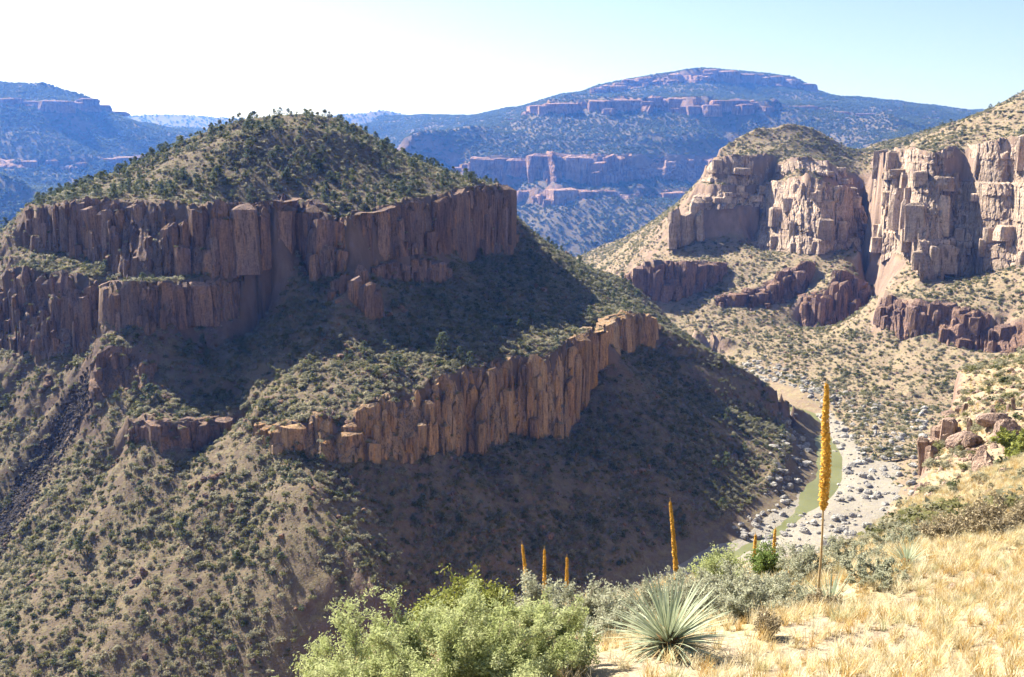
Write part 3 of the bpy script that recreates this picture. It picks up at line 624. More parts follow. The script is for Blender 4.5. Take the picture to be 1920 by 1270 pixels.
for uc, Yc, nn, sp_, hh_ in ((1756, 122, 6, 1.7, 4.0), (1738, 112, 3, 1.2, 2.6), (1795, 120, 5, 2.4, 1.8), (1712, 92, 4, 1.5, 1.5), (1885, 116, 4, 2.0, 1.7), (1848, 80, 3, 1.0, 2.2), (1778, 142, 3, 2.2, 1.6)):
    for _ in range(nn):
        q = P(uc, 850, Yc); xx, yy = q[0] + rg_.uniform(-sp_, sp_), q[1] + rg_.uniform(-sp_, sp_) * 0.7; zz = float(F_.h(xx, yy)); w_ = rg_.uniform(0.8, 1.9) * min(1.1, hh_ / 4)
        rr.append((xx, yy, zz - 1.6, 1.6 + hh_ * rg_.uniform(0.35, 1.0), w_ * 1.2, w_, rg_.random() * 6, rg_.uniform(-.16, .16), rg_.uniform(-.16, .16), 1))
place_rocks('outcrop_rock', rr, 'red_rock', 'block', near, 60)

# ------------------------------------------------------------------ river bed and banks, water
WR = lambda y: 2.5 + 4.3 * np.clip((y - 396) / 18.0, 0, 1)
G = Land(-500, 420, 60, 1700, 4.0)
G.X, G.Y = np.meshgrid(G.x0 + np.arange(G.nx) * G.res, G.y0 + np.arange(G.ny) * G.res)
d, zr, s_ = river_dist(G.X, G.Y); d = d.reshape(G.X.shape); zr = zr.reshape(G.X.shape)
G.Z = zr + np.clip((d - WR(G.Y)) * 0.2, -1.8, 1.2) + np.clip((d - 18) * 0.03, 0, 0.6) + 0.7 * fbm(G.X / 9, G.Y / 9, 81, 4) * np.clip((d - 10) / 5, 0, 1)
tag(obj('river_bank', G.mesh('river_bank', M['bank_ground'], ((d < 60) & (G.Y < 900))[:-1, :-1])), 'pale stony river bank along the canyon floor', 'river bank', kind='structure')
tan = np.gradient(RIV[:, :2], axis=0); tan /= np.hypot(*tan.T)[:, None]; nrm = np.stack([tan[:, 1], -tan[:, 0]], 1)
offs = np.linspace(-1, 1, 9); wid = WR(RIV[:, 1]) + 2.6 + 0.8 * vnoise(np.arange(len(RIV)) / 9.0, np.zeros(len(RIV)), 4)
WV = (RIV[:, None, :2] + nrm[:, None] * (offs[None, :, None] * wid[:, None, None])).reshape(-1, 2)
WV = np.concatenate([WV, np.repeat(RIV[:, 2], 9)[:, None]], 1)
ii = np.arange(len(RIV) * 9).reshape(-1, 9)
WF = np.stack([ii[:-1, :-1], ii[:-1, 1:], ii[1:, 1:], ii[1:, :-1]], -1).reshape(-1, 4)
b = NB('river_water'); p = b.pos()
wc = b.mix(b.ramp(b.noise(p, 0.05, 3), [(0.4, 0.0), (0.6, 1.0)]), (0.125, 0.13, 0.05), (0.155, 0.16, 0.07))
foam = b.n('Attribute', attribute_name='foam')
wc = b.mix(b.math('MULTIPLY', foam.outputs['Fac'], b.ramp(b.noise(b.pos((1, 0.5, 1)), 0.7, 4, 0.7), [(0.38, 0.0), (0.5, 1.0)])), wc, (0.75, 0.77, 0.78))
M['water'] = b.done(wc, 0.35, b.bump(b.noise(p, 1.2, 4, 0.6), 0.25, 0.2), 0.2)
fo = 0.0 * np.clip(1 - np.abs(WV[:, 1] - 380) / 5, 0, 1) ** 0.5
tag(obj('river', mesh_np('river', WV, WF, M['water'], True, attrs={'foam': fo})), 'murky green river bending at the foot of the butte, white rapids at its near end', 'river', kind='structure')

# ------------------------------------------------------------------ far mesas and plateaus
def far_cliffs(land, parent, rows=((0.1, 0.0, 0.1, 1.3, 1.3), (0.4, 0.0, 0.5, 0.8, 0.9), (0.8, 0.3, 0.9, 0.6, 0.8))):
    it = []
    for c in land.cliffs:
        cliff_face(c, 'far_rock', parent, 11, 8, True, big=8.0, sink=20)
        it.extend([q for q in cliff_items(c, rows=rows, aspect=1.2, sink=20) if rk_.random() < 0.35])
    place_rocks('cliff_rock', it, 'far_rock', 'block', parent, 0, 'cliff_rocks', 'reddish rocks of the far cliff bands')
FK = 1.75
E = Land(-500 * FK, 3300 * FK, 1350 * FK, 4600 * FK, 16 * FK, FK)
fk = dict(mat='far_rock', step=12, taper=0.08)
E.line([(1122, 160, 3260), (1180, 148, 3300), (1310, 129, 3330), (1400, 135, 3375), (1490, 145, 3400), (1508, 154, 3420)])          # table top
E.line([(1060, 184, 2970), (1112, 176, 3078), (1320, 178, 2970), (1530, 180, 3150), (1600, 190, 3240), (1750, 200, 3330), (1850, 215, 3330), (2050, 225, 3330)])
E.cliff([(960, 222, 2745), (1000, 205, 2655), (1045, 192, 2592), (1140, 188, 2547), (1155, 188, 2610), (1225, 184, 2547), (1240, 190, 2682), (1252, 184, 2610), (1300, 182, 2520), (1400, 186, 2538), (1510, 198, 2610), (1600, 212, 2655), (1700, 225, 2700)],
        [(960, 228, 2700), (1000, 216, 2610), (1048, 212, 2556), (1140, 208, 2511), (1158, 212, 2592), (1222, 208, 2511), (1240, 212, 2655), (1250, 206, 2583), (1300, 212, 2484), (1400, 208, 2502), (1510, 208, 2583), (1600, 222, 2628), (1700, 232, 2682)], 30, 160, 51, width=38, **fk)
E.line([(930, 250, 2560), (1000, 245, 2420), (1130, 262, 2330), (1190, 240, 2420), (1260, 262, 2330), (1330, 240, 2420), (1420, 250, 2400)])
E.cliff([(850, 290, 2288), (905, 294, 2244), (1000, 296, 2288), (1042, 284, 2189), (1060, 296, 2255), (1110, 286, 2189), (1180, 290, 2233), (1260, 294, 2266), (1330, 296, 2288), (1420, 300, 2332)],
        [(850, 322, 2266), (905, 330, 2211), (1000, 342, 2244), (1042, 338, 2156), (1060, 340, 2211), (1110, 345, 2145), (1180, 340, 2189), (1260, 340, 2222), (1330, 345, 2244), (1420, 350, 2288)], 14, 120, 53, width=26, **fk)
E.cliff([(940, 352, 2211), (1042, 350, 2123), (1110, 356, 2112), (1200, 352, 2145), (1330, 356, 2189)], [(940, 382, 2178), (1042, 388, 2084), (1110, 372, 2079), (1200, 376, 2112), (1330, 380, 2156)], 12, 110, 55, width=24, **fk)
E.line([(940, 432, 2060), (1060, 425, 2000), (1150, 412, 1990), (1260, 420, 1990)]); E.line([(940, 520, 1880), (1040, 505, 1880), (1150, 490, 1890), (1260, 480, 1900)])
E.line([(1140, 390, 2040), (1200, 428, 1960), (1240, 462, 1900)])
E.cliff([(1112, 160, 3150), (1180, 148, 3200), (1310, 129, 3180), (1400, 135, 3250), (1490, 145, 3300), (1512, 156, 3350)], [(1106, 176, 3110), (1180, 168, 3150), (1310, 154, 3130), (1400, 157, 3200), (1492, 166, 3250), (1526, 176, 3310)], 8, 160, 54, width=34, **fk)
E.line([(-120, 1400, -170), (200, 1360, -170), (700, 1380, -150)], False)
E.line([(760, 262, 2300), (800, 242, 2350), (850, 232, 2400), (900, 228, 2420), (930, 240, 2500), (960, 226, 2950)])                   # lit shoulder
E.line([(800, 330, 2180), (840, 420, 2030), (900, 480, 1950)])
E.line([(1560, 250, 2350), (1610, 225, 2400), (1662, 205, 2400), (1700, 240, 2250), (1720, 262, 2150)]); E.line([(1600, 270, 2150), (1660, 262, 2100), (1560, 300, 2000)])
E.line([(1690, 205, 2900), (1820, 222, 2900), (1950, 215, 2800)]); E.line([(1720, 262, 2300), (1850, 262, 2300)])
E.line([(-420, 2400, -120), (-480, 3000, 20), (-300, 3600, 130), (300, 4500, 160), (1500, 4560, 200), (3000, 4500, 150)], False)
E.line([(900, 1400, -100), (1600, 1500, 0), (2600, 1800, 50)], False)
E.solve((400, 300, 200, 160, 120, 90)); E.Z += np.where(E.Z > 190 * FK, 3, 12) * FK * fbm(E.X / 230 / FK, E.Y / 230 / FK, 91, 5)
E.Z = np.maximum(E.Z, -350); mesa = tag(obj('mesa', E.mesh('mesa', M['far_ground'], rock_lo=0.8, rock_hi=1.3)), 'broad blue-hazed mesa with a flat table on top, behind the canyon', 'mesa', kind='structure')
far_cliffs(E, mesa)
L = Land(-2900 * FK, -380 * FK, 700 * FK, 4200 * FK, 16 * FK, FK)
L.line([(-500, 160, 2700), (-200, 150, 2750), (0, 155, 2800), (80, 162, 2850), (140, 176, 2900), (176, 184, 2900)])
L.cliff([(-300, 190, 2450), (0, 182, 2520), (60, 186, 2550), (100, 188, 2560), (140, 190, 2620), (172, 186, 2680), (190, 200, 2850)], [(-300, 206, 2420), (0, 196, 2490), (60, 202, 2510), (100, 204, 2520), (140, 204, 2590), (180, 200, 2660), (198, 210, 2840)], 26, 140, 57, width=36, **fk)
L.line([(192, 212, 2900), (220, 232, 2950), (260, 252, 2980), (312, 282, 3000)])
L.line([(-200, 290, 2260), (0, 270, 2330), (60, 245, 2400), (130, 275, 2380), (190, 255, 2560)])
L.cliff([(-200, 300, 2220), (0, 296, 2250), (120, 296, 2320), (200, 288, 2400), (300, 288, 2560)], [(-200, 318, 2195), (0, 312, 2225), (120, 318, 2290), (200, 306, 2370), (300, 302, 2530)], 26, 140, 59, width=34, **fk)
L.line([(0, 360, 2130), (130, 350, 2200), (260, 335, 2380)]); L.line([(-100, 330, 1750), (-10, 322, 1720), (40, 345, 1700)]); L.line([(0, 420, 1600), (60, 450, 1550)])
L.line([(-60, 520, 1300), (60, 520, 1350), (-300, 560, 1200)]); L.line([(-400, 900, -175), (-420, 1500, -165), (-400, 2200, -145)], False); L.line([(-1500, 800, -100), (-2800, 900, 0)], False)
L.line([(-2800, 4100, 180), (-1000, 4100, 60), (-500, 4000, 30)], False); L.line([(-2800, 2500, 170), (-2000, 2700, 190)], False)
L.solve((400, 300, 200, 160, 120, 90)); L.Z += 10 * FK * fbm(L.X / 170 / FK, L.Y / 170 / FK, 95, 5)
L.Z = np.maximum(L.Z, -350); lmesa = tag(obj('side_mesa', L.mesh('side_mesa', M['far_ground'], rock_lo=0.8, rock_hi=1.3)), 'blue-hazed mesa with a thin pale cliff band, at the photo\'s edge beside the butte', 'mesa', kind='structure')
far_cliffs(L, lmesa)
K = Land(-5200 * FK, 5200 * FK, 4300 * FK, 7800 * FK, 40 * FK, FK)
K.line([(-600, 235, 5600), (0, 230, 5600), (215, 219, 5600), (300, 214, 5600), (380, 219, 5650), (470, 224, 5700), (600, 226, 5700), (650, 219, 5200), (720, 214, 5200), (770, 218, 5200), (795, 232, 5300), (880, 230, 6200), (950, 222, 6300), (1300, 226, 6300), (2500, 235, 6000)])
K.line([(-600, 270, 4800), (300, 268, 4900), (480, 275, 4900), (640, 268, 4600), (780, 262, 4600), (900, 275, 5400), (1200, 275, 5400), (2500, 285, 5000)])
K.line([(-5200, 4300, -60), (0, 4300, -80), (5200, 4300, -60)], False); K.line([(-5200, 7700, 150), (5200, 7700, 150)], False)
K.solve((400, 300, 200, 160, 120, 90)); K.Z += 16 * FK * fbm(K.X / 420 / FK, K.Y / 420 / FK, 99, 4)
K.Z = np.maximum(K.Z, -350); plateau = tag(obj('plateau', K.mesh('plateau', M['far_ground'])), 'low pale blue plateau along the horizon', 'plateau', kind='structure')
gV = np.array([(-16500, -900, -354), (16500, -900, -354), (16500, 14600, -354), (-16500, 14600, -354)], float)
tag(obj('ground', mesh_np('ground', gV, np.array([[0, 1, 2, 3]]), M['far_ground'])), 'canyon ground under the hills, out to the horizon', 'ground', kind='structure')
LANDS = [B, W, N, G, E, L, K]
# ------------------------------------------------------------------ vegetation on the slopes
M['shrub'] = leaf_mat('shrub_leaves', (0.22, 0.22, 0.14), (0.36, 0.345, 0.245), (0.30, 0.275, 0.185), 0.55)
M['olive_shrub'] = leaf_mat('olive_shrub_leaves', (0.14, 0.15, 0.06), (0.23, 0.225, 0.10), (0.19, 0.18, 0.08), 0.55)
M['dark_shrub'] = leaf_mat('dark_shrub_leaves', (0.055, 0.075, 0.032), (0.10, 0.12, 0.055), (0.08, 0.09, 0.04), 0.45)
M['juniper'] = leaf_mat('juniper_leaves', (0.065, 0.09, 0.042), (0.13, 0.15, 0.075), (0.10, 0.125, 0.055), 0.5)
M['bark'] = plain_mat('bark', (0.10, 0.075, 0.055), (0.17, 0.13, 0.10), 6.0)
nprs = np.random.RandomState
def leaves_np(rs, C, Nrm, size, aspect=1.0, tri=False):
    """leaf faces at centres C facing roughly along Nrm"""
    n = len(C); a = rs.normal(size=(n, 3)); t = np.cross(Nrm, a); t /= np.linalg.norm(t, axis=1)[:, None] + 1e-9
    b = np.cross(Nrm, t); sz = np.asarray(size) * (0.6 + 0.8 * rs.rand(n)); sz = sz[:, None]
    if tri: V = np.stack([C - t * sz * 0.5, C + t * sz * 0.5, C + b * sz * aspect], 1); k = 3
    else: V = np.stack([C - t * sz * 0.5 - b * sz * aspect * 0.5, C + t * sz * 0.5 - b * sz * aspect * 0.5, C + t * sz * 0.35 + b * sz * aspect * 0.5, C - t * sz * 0.35 + b * sz * aspect * 0.5], 1); k = 4
    return V.reshape(-1, 3), np.arange(n * k).reshape(n, k)
def clump_cloud(rs, n, kc, centre_fn, rc):
    cs, rs_ = centre_fn(rs, kc); i = rs.randint(0, kc, n)
    d = rs.normal(size=(n, 3)); d /= np.linalg.norm(d, axis=1)[:, None]
    r = rs_[i][:, None] * rc * (0.55 + 0.5 * rs.rand(n, 1))
    C = cs[i] + d * r * (1, 1, 0.85); N_ = 0.7 * d + 0.4 * rs.normal(size=(n, 3)) + (0, 0, 0.75)
    return C, N_ / np.linalg.norm(N_, axis=1)[:, None]
def shrub_centres(rs, k):
    a = rs.rand(k) * 6.28; r = np.sqrt(rs.rand(k)) * 0.62; z = 0.42 + 0.5 * rs.rand(k) * (1 - r ** 2)
    return np.stack([r * np.cos(a), r * np.sin(a), z], 1), 0.75 + 0.5 * rs.rand(k)
def tree_centres(rs, k):
    t = np.concatenate([[0.97], rs.rand(k - 1)]) ** 0.9; a = rs.rand(k) * 6.28; rmax = 0.27 * (1 - t) ** 0.7 * (0.6 + 0.6 * rs.rand(k)) + 0.015
    return np.stack([rmax * np.cos(a), rmax * np.sin(a), 0.1 + 0.84 * t], 1), 0.5 + 0.5 * (1 - t) + 0.25 * rs.rand(k)
def make_shrub(seed, n=110, kc=9):
    rs = nprs(seed); C, N_ = clump_cloud(rs, n, kc, shrub_centres, 0.42); C[:, 2] = np.maximum(C[:, 2], 0.04)
    C[:, 2] *= 0.85; return leaves_np(rs, C, N_, 0.28, 0.95, True)
def make_tree(seed, n=330, kc=18):
    rs = nprs(seed); C, N_ = clump_cloud(rs, n, kc, tree_centres, 0.17)
    return leaves_np(rs, C, N_, 0.075, 1.0, True)
def trunk_np(seed, h=0.6, r=0.03):
    rs = nprs(seed); V, k = [], 5
    for i, z in enumerate(np.linspace(-0.06, h, 4)):
        o = rs.normal(size=2) * 0.012
        for j in range(k): V.append((o[0] + r * (1.2 - 0.8 * i / 3) * math.cos(6.283 * j / k), o[1] + r * (1.2 - 0.8 * i / 3) * math.sin(6.283 * j / k), z))
    return np.array(V), np.array([(i * k + j, i * k + (j + 1) % k, (i + 1) * k + (j + 1) % k, (i + 1) * k + j) for i in range(3) for j in range(k)])
SHRUBS = [mesh_np('shrub', *make_shrub(100 + i, 130 if i < 7 else 80, 9 if i % 2 else 6), M[('shrub', 'shrub', 'olive_shrub', 'shrub', 'dark_shrub', 'olive_shrub', 'shrub', 'shrub', 'olive_shrub')[i]]) for i in range(9)]
CROWNS = [mesh_np('crown', *make_tree(200 + i), M['juniper']) for i in range(6)]
TRUNKS = [mesh_np('trunk', *trunk_np(300 + i), M['bark']) for i in range(3)]
FARTREES = [mesh_np('far_tree', *make_tree(400 + i, 60, 7), M['juniper']) for i in range(3)]
for me, i in zip(FARTREES, range(3)):
    rs = nprs(500 + i); C, N_ = clump_cloud(rs, 46, 6, shrub_centres, 0.42); C[:, 2] *= 1.25; V, F = leaves_np(rs, C, N_, 0.62, 1.0, True)
    FARTREES[i] = mesh_np('far_tree', V, F, M['juniper'])
def proto(name, meshes):
    c = bpy.data.collections.new(name)
    for m in meshes: c.objects.link(bpy.data.objects.new(m.name, m))
    return c
def scatter(name, pts, scl, rot, coll, nvar, label, cat, seed=0, parent=None):
    """one object of kind stuff: its points carry copies of the plants of a kind"""
    rs = nprs(seed); n = len(pts); scl = np.asarray(scl, np.float32); scl = np.repeat(scl[:, None], 3, 1) if scl.ndim == 1 else scl
    me = bpy.data.meshes.new(name); me.vertices.add(n); me.vertices.foreach_set('co', np.asarray(pts, np.float32).ravel())
    at = me.attributes.new('sc', 'FLOAT_VECTOR', 'POINT'); at.data.foreach_set('vector', scl.ravel())
    at = me.attributes.new('rz', 'FLOAT_VECTOR', 'POINT'); at.data.foreach_set('vector', np.asarray(rot, np.float32).ravel())
    at = me.attributes.new('vi', 'INT', 'POINT'); at.data.foreach_set('value', rs.randint(0, nvar, n).astype(np.int32))
    o = obj(name, me, parent); g = bpy.data.node_groups.new(name, 'GeometryNodeTree')
    g.interface.new_socket('Geometry', in_out='INPUT', socket_type='NodeSocketGeometry'); g.interface.new_socket('Geometry', in_out='OUTPUT', socket_type='NodeSocketGeometry')
    N_ = g.nodes.new; gi, go, ip, ci = N_('NodeGroupInput'), N_('NodeGroupOutput'), N_('GeometryNodeInstanceOnPoints'), N_('GeometryNodeCollectionInfo')
    ci.inputs['Collection'].default_value = coll; ci.inputs['Separate Children'].default_value = True; ci.inputs['Reset Children'].default_value = True
    def na(nm, t): a = N_('GeometryNodeInputNamedAttribute'); a.data_type = t; a.inputs['Name'].default_value = nm; return a.outputs['Attribute']
    ip.inputs['Pick Instance'].default_value = True; lk = g.links.new
    lk(gi.outputs[0], ip.inputs['Points']); lk(ci.outputs[0], ip.inputs['Instance']); lk(na('vi', 'INT'), ip.inputs['Instance Index'])
    er = N_('FunctionNodeEulerToRotation'); lk(na('rz', 'FLOAT_VECTOR'), er.inputs[0]); lk(er.outputs[0], ip.inputs['Rotation']); lk(na('sc', 'FLOAT_VECTOR'), ip.inputs['Scale'])
    lk(ip.outputs[0], go.inputs[0]); md = o.modifiers.new('plants', 'NODES'); md.node_group = g
    return tag(o, label, cat, kind='stuff')
def rotz(rs, n, tilt=0.12): return np.stack([rs.normal(size=n) * tilt, rs.normal(size=n) * tilt, rs.rand(n) * 6.283], 1)
def topmost(land, x, y, z, eps=0.6):
    ok = np.ones(len(x), bool)
    for l2 in LANDS:
        if l2 is not land: ok &= l2.h(x, y) < z + eps
    return ok
def visible(land, x, y, z, up=1.5, steps=90):
    ok = np.ones(len(x), bool)
    for l2 in (B, W, N):
        for t in np.linspace(0.03, 0.985, steps):
            ok &= ~(l2.h(x * t, y * t) > (z + up) * t + 0.3)
    return ok
def sow(land, n, seed, dens=None, max_slope=1.0, umin=-160, umax=2080, vmax=1340, river_min=17, sub=None):
    rs = nprs(seed); x0, x1, y0, y1 = sub or (land.x0, land.x1, land.y0, land.y1)
    x = x0 + rs.rand(n) * (x1 - x0); y = y0 + rs.rand(n) * (y1 - y0); z = land.h(x, y)
    u, v = pix(np.stack([x, y, z], 1)); ok = (u > umin) & (u < umax) & (v < vmax) & (y > 1) & (land.slope_at(x, y) < max_slope * (0.75 + 0.5 * rs.rand(n)))
    x, y, z, u, v = x[ok], y[ok], z[ok], u[ok], v[ok]
    ok = topmost(land, x, y, z)
    if dens is not None: ok &= rs.rand(len(x)) < dens(x, y, z, u, v)
    x, y, z, u, v = x[ok], y[ok], z[ok], u[ok], v[ok]
    if river_min and land in (B, W, N, G):
        d, _, _ = river_dist(x, y); ok = d > river_min; x, y, z, u, v = x[ok], y[ok], z[ok], u[ok], v[ok]
    return x, y, z, u, v, rs
def patch(x, y, wl, seed, lo=-0.3, hi=0.5): return np.clip((fbm(x / wl, y / wl, seed, 3) - lo) / (hi - lo), 0, 1)

# trees on the butte's crown and benches: the largest as trees of their own
def dens_tree(x, y, z, u, v):
    crown = (z > -24); bench = (z <= -24) & (z > -90)
    return np.where(crown, 0.35 + 0.65 * patch(x, y, 40, 7), np.where(bench, 0.10 + 0.12 * patch(x, y, 30, 8), 0.05 + 0.10 * patch(x, y, 25, 9, 0.1, 0.6)))
x, y, z, u, v, rs = sow(B, 19000, 11, dens_tree, 1.15)
hgt = np.where(z > -24, 2.5 + 3.6 * rs.rand(len(x)) ** 1.5, 2.6 + 4.2 * rs.rand(len(x)) ** 2)
big = np.array([(830, 668, 384, 9.0), (795, 640, 395, 6.5), (745, 700, 362, 6.0), (862, 676, 378, 6.0), (600, 640, 384, 5.5)])
bx = np.array([P(*q[:3]) for q in big]); x = np.concatenate([x, bx[:, 0]]); y = np.concatenate([y, bx[:, 1]]); z = np.concatenate([z, B.h(bx[:, 0], bx[:, 1])]); hgt = np.concatenate([hgt, big[:, 3]])
vis = visible(B, x, y, z, 3.0); order = np.argsort(-(hgt / y) * vis); nT = min(300, int(vis.sum()))
def tree_thing(px, py, pz, hh, r, label, group, wide=1.0):
    t = bpy.data.objects.new('juniper_tree', None); COL.objects.link(t); t.location = (px, py, pz - 0.15); t.rotation_euler = (0, 0, r.random() * 6.28); t.scale = (hh * wide, hh * wide, hh)
    obj('trunk', r.choice(TRUNKS), t); obj('crown', r.choice(CROWNS), t); return tag(t, label, 'tree', group)
rp = random.Random(3)
for k in order[:nT]:
    zz = z[k]
    lab, grp = (('dark green juniper tree on the domed crown of the butte', 'junipers on the butte crown') if zz > -26 else
                ('dark green juniper tree among the cliff bands of the butte', 'junipers between the butte cliffs') if zz > -88 else
                ('dark green juniper tree on the lower slope of the butte', 'junipers on the lower butte slope'))
    uu, vv = pix(np.array([x[k], y[k], zz]))
    if zz > -26:
        reg = ('on the skyline of the domed crown of the butte' if B.h(x[k] * 1.06, y[k] * 1.06) < zz * 1.06 - 1.5 else 'on the flank of the butte crown towards the blue side mesa' if uu < 380 else 'on the flank of the butte crown towards the river' if uu > 680 else 'close above the upper cliff rim of the butte' if vv > 320 else 'on the front of the domed crown of the butte')
        lab, grp = 'dark green juniper tree ' + reg, 'junipers ' + reg
    if hgt[k] == 9.0: lab, grp = 'tallest pale green juniper standing at the rim of the lowest butte cliff', None
    tree_thing(x[k], y[k], zz, hgt[k], rp, lab, grp, rp.uniform(0.95, 1.5))
rest = order[nT:]
CT = proto('tree_kinds', CROWNS)
scatter('far_junipers', np.stack([x, y, z - 0.2], 1)[rest], np.stack([hgt * 1.2, hgt * 1.2, hgt], 1)[rest], rotz(rs, len(rest), 0.05), CT, 6, 'smaller juniper trees dotted over the butte', 'trees', 12)

# shrubs on the butte
def dens_shrub(x, y, z, u, v):
    d = 0.3 + 0.85 * patch(x, y, 24, 15) * (0.5 + 0.7 * patch(x, y, 7, 16)); d = np.where(z < -85, d * np.clip(0.9 - 0.7 * GUL(x, y), 0.5, 1.6), d)
    d = np.where(z > -26, d * 0.7, d); d = np.where((z < -95) & (u < 700), d * 0.95, np.where(z < -60, d * 1.5, d))
    gul = np.exp(-((u - (160 - 0.62 * (v - 740))) / 38.0) ** 2) * ((v > 690) & (v < 1010) & (u < 230))       # the bare scree chute
    return d * (1 - 0.95 * gul)
x, y, z, u, v, rs = sow(B, 420000, 21, dens_shrub, 1.7)
rad = 0.32 + 1.5 * rs.rand(len(x)) ** 3.0
CS = proto('shrub_kinds', SHRUBS)
vis = (u > 0) & (u < 1920) & (v < 1270) & visible(B, x, y, z, 1.0, 60); order = np.argsort(-(rad / y) * vis); nS = 300
for k in order[:nS]:
    o = obj('shrub', rp.choice(SHRUBS), None, (x[k], y[k], z[k] - 0.1), (0, 0, rp.random() * 6.28), (rad[k], rad[k], rad[k] * rp.uniform(0.85, 1.25)))
    reg = ('on a ledge of the butte' if z[k] > -85 else 'on the lower butte slope beside the dark scree chute' if u[k] < 160 else 'low on the sunlit butte slope at the photo\'s bottom edge' if v[k] > 1130 else 'on the sunlit butte slope below the lowest cliff' if u[k] < 700 else 'on the butte slope facing the river')
    tag(o, 'large rounded grey-green shrub ' + reg, 'shrub', 'large shrubs ' + reg)
rest = order[nS:]
scatter('butte_shrubs', np.stack([x, y, z - 0.1], 1)[rest], np.stack([rad, rad, rad * (0.85 + 0.4 * rs.rand(len(x)))], 1)[rest], rotz(rs, len(rest)), CS, 9, 'countless small grey-green shrubs covering the butte', 'shrubs', 22)
# plants on the ledges and broken column tops of the cliffs
lp = []; rg = random.Random(44)
for it in cols + lows:
    if rg.random() < 0.42: lp.append((it[0] + rg.uniform(-.3, .3) * it[4], it[1] + rg.uniform(-.3, .1) * it[5], it[2] + it[3] - 0.25))
    if rg.random() < 0.55: lp.append((it[0] + rg.uniform(-.7, .7) * it[4], it[1] - rg.uniform(.5, 1.2) * it[5], float(B.h(it[0], it[1] - it[5])) - 0.2))
for c in B.cliffs:                                                                          # on the ledges of the faces
    jj, ii_ = np.nonzero(c['f'][:-1] - c['f'][1:] > 0.6); q = nprs(c['seed']); m_ = q.rand(len(jj)) < 0.16
    for j_, i_ in zip(jj[m_], ii_[m_]):
        w_ = c['V'][j_, i_]; lp.append((w_[0] + 0.1 * c['n'][i_, 0], w_[1] + 0.1 * c['n'][i_, 1], w_[2] + 0.3))
lp = np.array(lp); rs = nprs(77)
scatter('ledge_shrubs', lp, 0.6 + 0.9 * rs.rand(len(lp)), rotz(rs, len(lp)), CS, 9, 'small shrubs clinging to ledges of the butte cliffs', 'shrubs', 78)
# low dry scrub between the shrubs
M['dry_scrub'] = leaf_mat('dry_scrub', (0.24, 0.20, 0.12), (0.36, 0.31, 0.19), (0.28, 0.25, 0.16), 0.4)
LOWS = [mesh_np('low_scrub', *make_shrub(150 + i, 34, 5), M['dry_scrub']) for i in range(4)]; CL = proto('low_scrub_kinds', LOWS)
x, y, z, u, v, rs = sow(B, 480000, 24, lambda x, y, z, u, v: (0.35 + 0.65 * patch(x, y, 14, 25)) * np.where(z > -26, 0.8, 1.0), 1.5)
scatter('butte_scrub', np.stack([x, y, z - 0.04], 1), 0.16 + 0.4 * rs.rand(len(x)) ** 2, rotz(rs, len(x)), CL, 4, 'low dry tan scrub and grass between the shrubs of the butte', 'scrub', 26)
x, y, z, u, v, rs = sow(W, 200000, 27, lambda x, y, z, u, v: 0.35 + 0.65 * patch(x, y, 20, 28), 1.5)
scatter('canyon_scrub', np.stack([x, y, z - 0.04], 1), 0.3 + 0.55 * rs.rand(len(x)) ** 2, rotz(rs, len(x)), CL, 4, 'low dry tan scrub on the slopes across the river', 'scrub', 29)
# shrubs across the river, and on the lower hillside
x, y, z, u, v, rs = sow(W, 150000, 31, lambda x, y, z, u, v: 0.30 + 0.7 * patch(x, y, 45, 33) * (0.5 + 0.7 * patch(x, y, 11, 34)), 1.6)
rad = 0.5 + 1.7 * rs.rand(len(x)) ** 2.6
scatter('canyon_shrubs', np.stack([x, y, z - 0.1], 1), rad, rotz(rs, len(x)), CS, 9, 'grey-green shrubs dotted over the slopes across the river', 'shrubs', 32)
x, y, z, u, v, rs = sow(W, 9000, 35, lambda x, y, z, u, v: np.where(z > -20, 0.35, 0.08) * patch(x, y, 60, 36), 0.9)
hh = 2.5 + 3.5 * rs.rand(len(x)) ** 1.5
scatter('canyon_junipers', np.stack([x, y, z - 0.2], 1), np.stack([hh * 1.3, hh * 1.3, hh], 1), rotz(rs, len(x), 0.05), CT, 6, 'small dark junipers on the heights across the river', 'trees', 37)
# far woods
CF = proto('far_tree_kinds', FARTREES)
def woods(land, n, seed, name, label, h0, h1, wl):
    x, y, z, u, v, rs = sow(land, n, seed, lambda x, y, z, u, v: 0.5 + 0.6 * patch(x, y, wl * FK, seed + 1), 1.0)
    hh = (h0 + (h1 - h0) * rs.rand(len(x)) ** 1.4) * FK
    scatter(name, np.stack([x, y, z - 0.3], 1), hh * 0.55, rotz(rs, len(x), 0.05), CF, 3, label, 'woods', seed)
woods(E, 480000, 41, 'mesa_woods', 'scrubby dark woods on the slopes of the broad mesa', 3.0, 7.0, 160)
woods(L, 420000, 45, 'side_mesa_woods', 'scrubby dark woods on the blue mesa beside the butte', 3.0, 7.5, 150)
woods(K, 90000, 49, 'plateau_woods', 'scrubby woods on the far plateau', 6.0, 13.0, 300)
